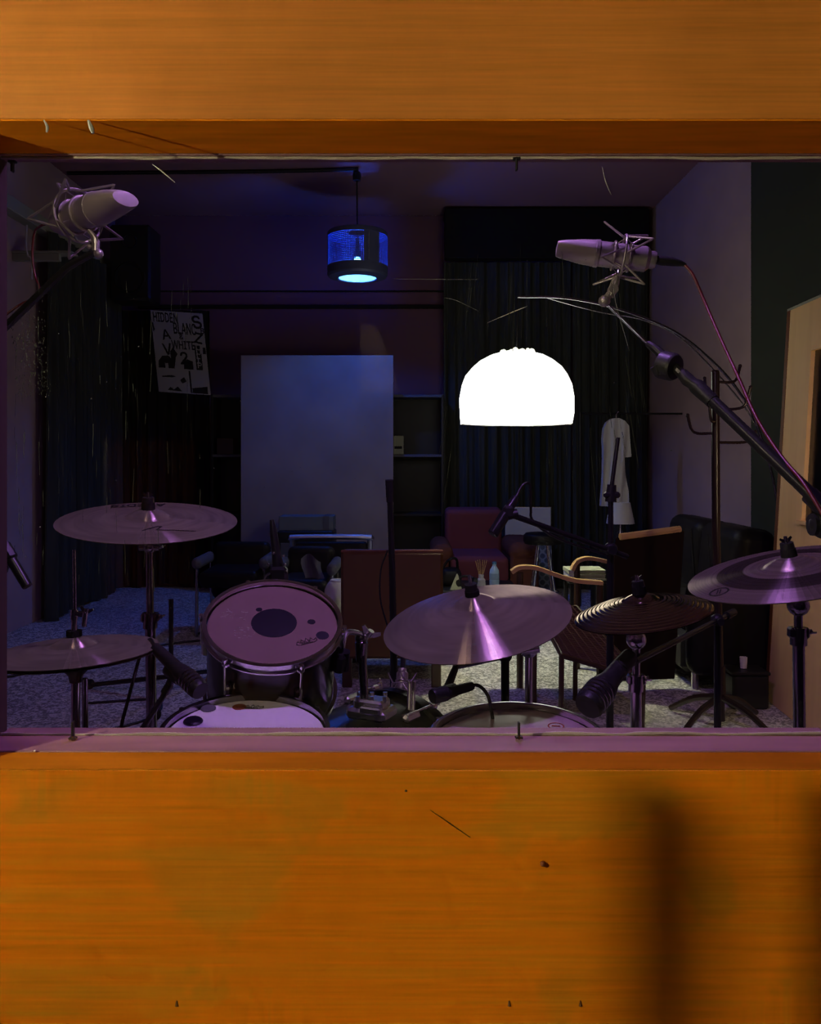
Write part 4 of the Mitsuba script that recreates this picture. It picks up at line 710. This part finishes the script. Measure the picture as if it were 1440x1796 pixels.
# round stool
D = 6.38; x = X(952, D); k = thing('round_stool', 'round black padded stool with thin chrome legs beside the red armchair', 'stool'); zz = Z(934, D)
part(k, 'seat', mv(lathe([(0, zz), (.13, zz - .004), (.148, zz - .02), (.15, zz - .06), (.14, zz - .085), (0, zz - .085)], 32), x, D, 0), BLACKL, smooth=50)
for q in range(4): a = .5 + q * 1.571; part(k, 'leg', cyl((x + .05 * math.cos(a), D + .05 * math.sin(a), zz - .085), (x + .15 * math.cos(a), D + .15 * math.sin(a), 0), .010), CHROME)
part(k, 'foot_ring', ring((x, D, .2), (0, 0, 1), .118, .007, 28, 6), CHROME)
# low table with small things
D = 6.25; k = thing('low_table', 'low dark table behind the ride cymbal with small things on it', 'table'); zt = .262; part(k, 'tabletop', bx(X(772, D), X(905, D), D - .22, D + .3, zt - .03, zt, .005), BLACKP)
for x in (X(778, D), X(899, D)):
    for y in (D - .18, D + .26): part(k, 'leg', bx(x - .02, x + .02, y - .02, y + .02, 0, zt - .03), BLACKP)
x = X(844, D); k = thing('reed_diffuser', 'reed diffuser with fanned wooden sticks on the low table', 'diffuser'); part(k, 'bottle', mv(lathe([(0, 0), (.03, 0), (.032, .01), (.032, .05), (.020, .062), (.020, .085), (.021, .088), (0, .088)], 20), x, D, zt), OFFW)
for q in range(6): a = (q - 2.5) * .11; part(k, 'reed', cyl((x, D + .004 * (q % 3 - 1), zt + .03), (x + .165 * math.sin(a), D + .02 * (q % 3 - 1), zt + .03 + .17 * math.cos(a)), .0026, n=6), BLOND)
x = X(867, D); k = thing('water_bottle', 'small clear blue plastic water bottle with a blue cap on the low table', 'bottle')
part(k, 'body', mv(lathe([(0, 0), (.032, 0), (.037, .008), (.037, .05), (.034, .056), (.037, .062), (.037, .10), (.033, .125), (.018, .148), (.0145, .155), (.0145, .17), (0, .17)], 24), x, D, zt), PETB, smooth=40); part(k, 'label', mv(lathe([(.0375, .052), (.0382, .054), (.0382, .096), (.0375, .098)], 24), x, D, zt), LABELB); part(k, 'cap', mv(lathe([(0, .185), (.015, .185), (.017, .182), (.017, .166), (.0145, .166)], 20), x, D, zt), M('cap_blue', pla((.20, .45, .60), .2)), 'blue cap')
D = 6.1; k = thing('headphones', 'black headphones lying on the low table', 'headphones'); x = X(818, D); part(k, 'headband', tube([(x - .07, D, zt + .05), (x - .05, D + .06, zt + .075), (x, D + .09, zt + .085), (x + .05, D + .06, zt + .075), (x + .07, D, zt + .05)], .009, 8, k=5), BLACKP)
for s in (-1, 1): part(k, 'ear_cup', cat(at(lathe([(0, 0), (.035, 0), (.04, .01), (.038, .03), (0, .035)], 20), fr((x + s * .07, D, zt + .045), (-s, -.2, .4)))), BLACKL)
D = 6.0; k = thing('paper_sheet', 'pale folded paper standing on the low table next to the brown chair', 'paper'); D = 6.08; part(k, 'fold', ext([(0, 0), (.09, 0), (.058, .115), (.05, .12)], .012, np.array([[1, 0, 0, X(789, D)], [0, 0, -1, D], [0, 1, 0, zt + .001], [0, 0, 0, 1.0]])), PALEW, smooth=False)
k = thing('black_bag', 'black soft bag lying at the left end of the low table', 'bag'); D = 6.3; part(k, 'body', at(rbox(.16, .2, .13, .05), loc((X(786, D) + .02, D, zt + .067))), BLACKL); part(k, 'handle', tube([(X(776, D), D, zt + .12), (X(786, D), D - .02, zt + .19), (X(800, D), D, zt + .20), (X(803, D), D + .02, zt + .11)], .010, 8, k=5), BLACKL)
# brown chair seen from behind
D = 4.42; k = thing('brown_chair', 'brown leather box chair seen from behind in the middle of the room', 'armchair'); xa, xb, zt = X(598, D), X(777, D), Z(967, D)
part(k, 'backrest', cbox(xb - xa, .11, zt - .16, .014, loc(((xa + xb) / 2, D + .05, (zt + .16) / 2)) @ rotx(.03)), BROWNL); part(k, 'top_trim', cbox(xb - xa + .004, .035, .014, .005, loc(((xa + xb) / 2, D + .015, zt - .002))), RUST, 'paler worn top edge'); part(k, 'seat', rbox(xb - xa - .06, .52, .16, .04, loc(((xa + xb) / 2, D + .38, .36))), BROWNL); part(k, 'seat_rail', bx(xa + .02, xb - .02, D + .1, D + .62, .19, .27), BROWNW)
for x0 in (xa + .02, xb - .02): part(k, 'armrest', bx(x0 - .025, x0 + .025, D + .1, D + .62, .18, .58, .012), BROWNL)
for x0 in (xa + .03, xb - .035):
    for y in (D + .05, D + .58): part(k, 'leg', bx(x0 - .026, x0 + .026, y - .026, y + .026, 0, .2, .005), BROWNW)
D = 5.15; k = thing('white_bucket', 'off white rounded bin standing left of the brown chair', 'bin'); x = X(594, D); zt = Z(1017, D); part(k, 'body', mv(lathe([(0, .002), (.085, .002), (.095, .02), (.10, zt * .6), (.085, zt - .05), (.06, zt - .01), (.035, zt), (0, zt)], 28), x, D, 0), OFFW, smooth=45); part(k, 'rim', ring((x, D, zt - .003), (0, 0, 1), .048, .006, 24, 6), OFFW)
# tubular chairs at the left
D = 6.38; k = thing('tubular_chair', 'black lounge chair with steel tubes catching blue light in front of the grey board', 'chair'); x0, x1, z1, z2 = X(512, D), X(648, D), Z(942, D), Z(977, D)
part(k, 'top_tube', tube([(x0, D + .05, z1 - .10), (x0, D + .02, z1 - .02), (x0 + .03, D, z1), (x1 - .03, D, z1), (x1, D + .02, z1 - .02), (x1, D + .05, z1 - .10)], .021, 10, k=4), TUBE); part(k, 'backrest', rbox(x1 - x0 - .04, .06, .26, .025, loc(((x0 + x1) / 2, D + .05, z1 - .17)) @ rotx(-.08)), BLACKL)
part(k, 'front_tube', cyl((x0 + .19, D - .35, z2), (x1 - .02, D - .35, z2), .021), TUBE); part(k, 'seat', rbox(x1 - x0 - .02, .5, .10, .04, loc(((x0 + x1) / 2, D - .08, z2 - .07))), BLACKL)
for x in (x0 + .02, x1 - .02): part(k, 'side_frame', tube([(x, D + .05, z1 - .08), (x, D + .06, .03), (x, D + .02, .017), (x, D - .38, .017), (x, D - .40, .04), (x, D - .36, z2)], .012, 8), DCHROME)
for q, (pa_, D2, w, lab) in enumerate(((540, 5.5, .32, 'black chair with a blue grey draped cloth left of the steel tubes'), (415, 5.9, .42, 'dark padded armchair at the left below the grey board'))):
    x = X(pa_, D2); zt = Z(960, D2) if q == 0 else Z(952, D2); k = thing('padded_chair', lab, 'chair')
    part(k, 'backrest', rbox(w, .12, .42, .05, loc((x, D2 + .18, zt - .22)) @ rotx(-.12)), BLACKL); part(k, 'seat', rbox(w, .46, .12, .05, loc((x, D2 - .05, .40 if zt > .5 else .34))), BLACKL)
    for s in (-1, 1):
        part(k, 'armrest', rbox(.07, .44, .08, .034, loc((x + s * (w / 2 + .02), D2 - .02, zt - .12))), GREYF); part(k, 'side_frame', tube([(x + s * (w / 2 + .02), D2 - .2, zt - .15), (x + s * (w / 2 + .02), D2 - .22, .012), (x + s * (w / 2 + .02), D2 + .22, .012), (x + s * (w / 2 + .02), D2 + .2, zt - .15)], .012, 8), DCHROME)
    if q == 0: part(k, 'cloth', grid(lambda u, v: (X(532, 5.35) + .13 * u + .02 * np.sin(5 * v), 5.28 + .10 * v + .03 * np.sin(6 * u), zt - .06 - .20 * (1 - v) + .03 * np.sin(4 * u)), 10, 8), GREYF, 'draped blue grey cloth', smooth=True)
D = 6.85; k = thing('amplifier', 'black amplifier cabinet standing before the grey board', 'amplifier'); x0, x1, zt = X(486, D), X(585, D), Z(931, D); part(k, 'cabinet', bx(x0, x1, D, D + .28, .02, zt, .015), BLACKP); part(k, 'grille_cloth', bx(x0 + .03, x1 - .03, D - .004, D + .01, .06, zt - .1, .002), GREYF); part(k, 'foot', cat([bx(x - .02, x + .02, y - .02, y + .02, 0, .025) for x in (x0 + .05, x1 - .05) for y in (D + .05, D + .23)]), RUBBER)
k = thing('teal_box', 'flat dark teal carton lying on the black amplifier', 'box'); part(k, 'carton', bx(x0 + .01, x1 - .005, D + .02, D + .26, zt + .001, Z(906, D), .004), TEAL); part(k, 'tape', bx(x1 - .09, x1 - .04, D + .017, D + .262, zt + .004, Z(906, D) + .002, .001), GREYF)
# wooden lounge chair
k = thing('lounge_chair', 'lounge chair with curved blond wooden arms under the dome lamp', 'chair')
def arm_strip(pts, w, t):
    c = spline(pts, 8); n = len(c); d = np.gradient(c, axis=0); d /= np.linalg.norm(d, axis=1)[:, None]; s = V(0, 1, 0); up = np.cross(d, s) * -1; up /= np.linalg.norm(up, axis=1)[:, None]; up *= np.sign(up[:, 2:3])
    vs = np.stack([c + s * w + up * t, c - s * w + up * t, c - s * w - up * t, c + s * w - up * t], 1).reshape(-1, 3); f = []
    for i in range(n - 1):
        for q in range(4): a, b = i * 4 + q, i * 4 + (q + 1) % 4; f += [[a, b, b + 4], [a, b + 4, a + 4]]
    f += [[0, 2, 1], [0, 3, 2], [n * 4 - 4, n * 4 - 3, n * 4 - 2], [n * 4 - 4, n * 4 - 2, n * 4 - 1]]; me = trimesh.Trimesh(vs, f, process=False); return solid(me)
near = [P(897, 1003, 4.45), P(912, 995, 4.45), P(940, 996, 4.45), P(975, 1008, 4.45), P(1010, 1018, 4.45), P(1056, 1022, 4.45)]
far = [P(1003, 1000, 4.85), P(1012, 985, 4.85), P(1030, 979, 4.85), P(1056, 983, 4.85), P(1080, 990, 4.85)]
part(k, 'armrest', arm_strip(near, .03, .010), BLOND); part(k, 'armrest', arm_strip(far, .03, .010), BLOND)
def post(a, b, r=.018): return cyl(a, b, r, n=10)
for D2, xs in ((4.45, (912, 1052)), (4.85, (1012, 1076))):
    for x in xs: part(k, 'leg', post((X(x, D2), D2, 0), (X(x, D2), D2, Z(1003 if D2 < 4.6 and x < 1000 else 1018 if D2 < 4.6 else 986, D2) - .004)), BROWNW)
    part(k, 'side_rail', post((X(xs[0], D2), D2, .30), (X(xs[1], D2) + .08, D2, .24), .016), BROWNW)
part(k, 'seat', rbox(.56, .44, .09, .035, loc((X(990, 3.95), 4.32, .375)) @ roty(.10)), BLACKL, 'dark seat cushion')
b0, b1 = P(1080, 944, 4.40), P(1184, 931, 4.46)
bm = trimesh.convex.convex_hull(np.array([q + V(dx, 0, 0) for q in (b0, b1, V(b0[0] - .10, b0[1] - .02, .05), V(b1[0] - .06, b1[1] - .02, .05)) for dx in (0, .05)])); part(k, 'backrest', bm, M('dark_panel', dif((.016, .010, .008))), smooth=False)
part(k, 'top_rail', cat(tube([b0 + V(.02, -.01, .008), b1 + V(.03, .01, .008)], .019, 8)), BLOND, 'pale top rail of the backrest')
wv = [P(938, 1066, 4.12), P(1010, 1064, 4.2), P(1128, 1192, 3.78), P(985, 1150, 3.72)]
def weavegrid(u, v):
    a = [(1 - v) * ((1 - u) * wv[0][i] + u * wv[1][i]) + v * ((1 - u) * wv[3][i] + u * wv[2][i]) for i in range(3)]; return tuple(a)
seatn = unit(np.cross(wv[1] - wv[0], wv[3] - wv[0])); strips = []
for q in np.linspace(0, 1, 26): strips.append(cyl(V(*[(1 - q) * wv[0][i] + q * wv[3][i] for i in range(3)]), V(*[(1 - q) * wv[1][i] + q * wv[2][i] for i in range(3)]), .0062, n=6))
for q in np.linspace(0, 1, 9): strips.append(cyl(V(*[(1 - q) * wv[0][i] + q * wv[1][i] for i in range(3)]) - seatn * .006, V(*[(1 - q) * wv[3][i] + q * wv[2][i] for i in range(3)]) - seatn * .006, .004, n=6))
WOV = M('woven_cane', dif((.075, .04, .035)))
fs = thing('cane_footstool', 'dark slatted cane footrest sloping down in front of the wooden lounge chair', 'footrest')
part(fs, 'cane_slats', cat(strips[:26]), WOV); part(fs, 'cross_slats', cat(strips[26:]), WOV); part(fs, 'frame', tube([wv[0], wv[1], wv[2], wv[3]], .012, 8, closed=True), BROWNW)
for q in range(4): part(fs, 'leg', cyl(wv[q], V(wv[q][0], wv[q][1] + .02, 0.0), .012), BROWNW)
# side table with books
D = 5.15; k = thing('book_table', 'small dark table behind the lounge chair carrying two pale books', 'table'); x0, x1, zt = X(992, D), X(1060, D), Z(1012, D); part(k, 'top', bx(x0, x1, D - .12, D + .12, zt - .025, zt, .004), BLACKP)
for x in (x0 + .02, x1 - .02):
    for y in (D - .1, D + .1): part(k, 'leg', bx(x - .012, x + .012, y - .012, y + .012, 0, zt - .025), BLACKP)
for q, (h0, h1, dx, cm, lb) in enumerate(((.001, .030, .004, OFFW, 'pale book at the bottom of the pair on the small dark table'), (.032, .056, .0, PALEW, 'pale book lying on top of the other on the small dark table'))):
    b = thing('book', lb, 'book'); part(b, 'pages', bx(x0 + .008 + dx, x1 - .018, D - .10, D + .09, zt + h0 + .003, zt + h1 - .003, .001), OFFW); part(b, 'cover', cat(bx(x0 + .002 + dx, x1 - .014, D - .105, D + .095, zt + h0, zt + h0 + .0028, .0005), bx(x0 + .002 + dx, x1 - .014, D - .105, D + .095, zt + h1 - .0028, zt + h1, .0005), bx(x0 + dx, x0 + .004 + dx, D - .105, D + .095, zt + h0, zt + h1, .001)), cm)
# black leather sofa along the right wall
k = thing('leather_sofa', 'black leather sofa standing along the mauve right wall', 'sofa')
for q, (y0, y1) in enumerate(((4.46, 5.06), (5.08, 5.68))):
    bm = rbox(.24, y1 - y0, .50, .08, loc((1.86, (y0 + y1) / 2, .60)) @ roty(.12), 24); part(k, 'back_cushion', bm, BLACKL, smooth=50)
    part(k, 'seat_cushion', rbox(.30, y1 - y0, .16, .06, loc((1.62, (y0 + y1) / 2, .37)), 24), BLACKL, smooth=50)
part(k, 'base', bx(1.46, 1.96, 4.44, 5.70, .08, .30, .03), BLACKL)
for y0 in (4.37, 5.78): part(k, 'armrest', rbox(.52, .16, .50, .07, loc((1.72, y0, .34)), 24), BLACKL, smooth=50)
part(k, 'seam', cat(cyl((1.745, 5.07, .45), (1.72, 5.07, .80), .006), cyl((1.735, 4.76, .45), (1.712, 4.76, .80), .003)), BLACKP)
for x in (1.52, 1.90):
    for y in (4.42, 5.72): part(k, 'foot', cyl((x, y, 0), (x, y, .09), .02), CHROME)
# coat rack
D = 3.8; k = thing('coat_rack', 'brown black metal coat rack with curved hooks in front of the sofa', 'coat rack'); x = X(1256, D); zt = Z(652, D); RK = M('rack_metal', pla((.035, .018, .018), .12))
part(k, 'pole', tube([(x - .004, D, zt), (x, D, .9), (x + .022, D, .03)], .0185, 14), RK); part(k, 'cap', mv(lathe([(0, .008), (.014, .006), (.0187, 0), (.0187, -.004)], 16), x - .004, D, zt), RK)
def hookm(a, z, L, rise, sx=1): 
    d = V(math.cos(a), math.sin(a), 0); o = V(x, D, z); return tube([o + d * .012, o + d * L * .62, o + d * L * .86 + V(0, 0, rise * .22), o + d * L + V(0, 0, rise)], [.0062] * 3 + [.0070], 8, k=6)
for a, py, L, rise in ((.1, 670, .115, .075), (-.6, 718, .15, .095), (2.9, 760, .125, .085), (.12, 776, .19, .05), (-2.2, 740, .10, .07), (1.7, 690, .11, .08)): part(k, 'hook', cat(hookm(a, Z(py, D), L, rise), ball(V(x, D, Z(py, D)) + V(math.cos(a), math.sin(a), 0) * L + V(0, 0, rise), .0085, 1)), RK)
part(k, 'collar', cyl((x + .018, D, Z(1215, D)), (x + .014, D, Z(1168, D)), .026), RK)
for q in range(4): a = .6 + q * 1.571; part(k, 'foot', tube([(x + .02, D, .14), (x + .02 + .14 * math.cos(a), D + .14 * math.sin(a), .10), (x + .02 + .28 * math.cos(a), D + .28 * math.sin(a), .018)], [.016, .015, .012], 8, k=5), RK)
# tan door leaf leaning at the right
D0, D1 = 3.3, 4.2; k = thing('door_leaf', 'tan wooden door leaf with a dark window leaning at the right edge', 'door')
def dl_(y, z): return V(1.815 + .058 * z - (D1 - y) * .06, y, z)
def dbox(y0, y1, z0, z1, t0, t1, mat, nm, lab=None):
    pts = [dl_(y, z) + V(t, 0, 0) for y in (y0, y1) for z in (z0, z1) for t in (t0, t1)]; part(k, nm, trimesh.convex.convex_hull(np.array(pts)), mat, lab, smooth=False)
HZ = 1.985; dbox(D0, D1, .003, .94, 0, .04, TAN, 'lower_panel'); dbox(D0, D1, 1.745, HZ, 0, .04, TAN, 'upper_panel'); dbox(3.92, D1, .94, 1.745, 0, .04, TAN, 'stile'); dbox(3.30, 3.42, .94, 1.745, 0, .04, TAN, 'stile')
dbox(3.42, 3.92, .94, 1.745, .02, .03, GLOSSK, 'window_pane', 'dark window'); dbox(3.40, 3.94, .925, .94, -.02, .04, TAN, 'ledge'); dbox(D1, D1 + .035, .003, HZ, -.003, .043, EDGEW, 'edge_strip', 'orange brown wooden edge'); dbox(D0, D1 + .035, HZ, HZ + .012, -.003, .043, PALEW, 'top_strip')
# cables and small things on the floor
solo('floor_cable', tube([P(1310, 1168, 3.9) * V(1, 1, 0) + V(0, 0, .008), V(-2.2, 5.2, .008), V(-1.6, 5.5, .008), V(-1.1, 5.35, .008), V(-.9, 4.9, .008)], .008, 6, k=10), BLACKCABLE, 'black cable snaking over the blue lit floor at the left', 'cable', smooth=True) if False else None
solo('floor_cable', tube([(-2.6, 4.4, .007), (-2.15, 4.75, .007), (-1.75, 5.3, .007), (-1.4, 5.55, .007), (-1.0, 5.5, .007)], .007, 6, k=10), BLACKCABLE, 'black cable snaking over the blue lit floor at the left', 'cable', smooth=True)
solo('floor_cable', tube([(-1.62, 4.15, .006), (-1.3, 4.2, .006), (-1.22, 3.95, .006), (-1.36, 3.75, .006), (-1.5, 3.7, .006)], .006, 6, k=10), BLACKCABLE, 'dark cable loop on the floor behind the hi-hat', 'cable', smooth=True)
k = thing('floor_stand', 'low black tripod base with rubber tipped legs on the floor behind the hi-hat', 'stand'); q = V(X(300, 4.3), 4.3, 0); part(k, 'leg', cyl(V(X(155, 4.42), 4.42, .02), q + V(0, 0, .10), .012), BLACKM); part(k, 'leg', cyl(V(X(282, 4.0), 3.9, .02), q + V(0, 0, .10), .012), BLACKM); part(k, 'leg', cyl(V(X(380, 4.6), 4.75, .02), q + V(0, 0, .10), .012), BLACKM)
for e in (V(X(155, 4.42), 4.42, .026), V(X(282, 4.0), 3.9, .026), V(X(380, 4.6), 4.75, .026)): part(k, 'rubber_foot', rbox(.06, .05, .05, .02, loc(e)), RUBBER)
part(k, 'post', cyl(q + V(0, 0, .06), q + V(0, 0, .5), .012), BLACKM)
solo('white_cup', mv(lathe([(0, .001), (.016, .001), (.019, .055), (.017, .055), (.014, .01), (0, .01)], 20), X(1304, 4.13), 4.13, .186), OFFW, 'white cup at the foot of the sofa', 'cup')
k = thing('floor_box', 'low dark box in front of the sofa with a white cup on it', 'box'); part(k, 'body', bx(X(1306, 4.13) - .09, X(1306, 4.13) + .09, 4.05, 4.2, .002, .17, .01), BLACKP); part(k, 'lid', bx(X(1306, 4.13) - .095, X(1306, 4.13) + .095, 4.045, 4.205, .17, .185, .003), BLACKP)

# alike things share a group
for keys, g in ((('crash_cymbal', 'ride_cymbal', 'splash_cymbal'), 'cymbals of the drum kit'), (('cymbal_stand',), 'chrome cymbal stands'), (('microphone_stand',), 'black microphone stands'), (('microphone_boom',), 'microphone booms'), (('condenser_microphone',), 'silver condenser microphones'), (('drum_microphone',), 'dynamic drum microphones'), (('pencil_microphone',), 'pencil microphones'), (('microphone_cable',), 'microphone cables'), (('curtain',), 'dark curtains'), (('book',), 'pale books on the small table'), (('padded_chair',), 'dark chairs at the left'), (('floor_cable',), 'cables on the floor'), (('snare_drum', 'rack_tom', 'floor_tom', 'bass_drum'), 'drums of the kit')):
    for k in labels:
        if any(k == q or (k.startswith(q + '_') and k[len(q) + 1:].isdigit()) for q in keys): labels[k]['group'] = g
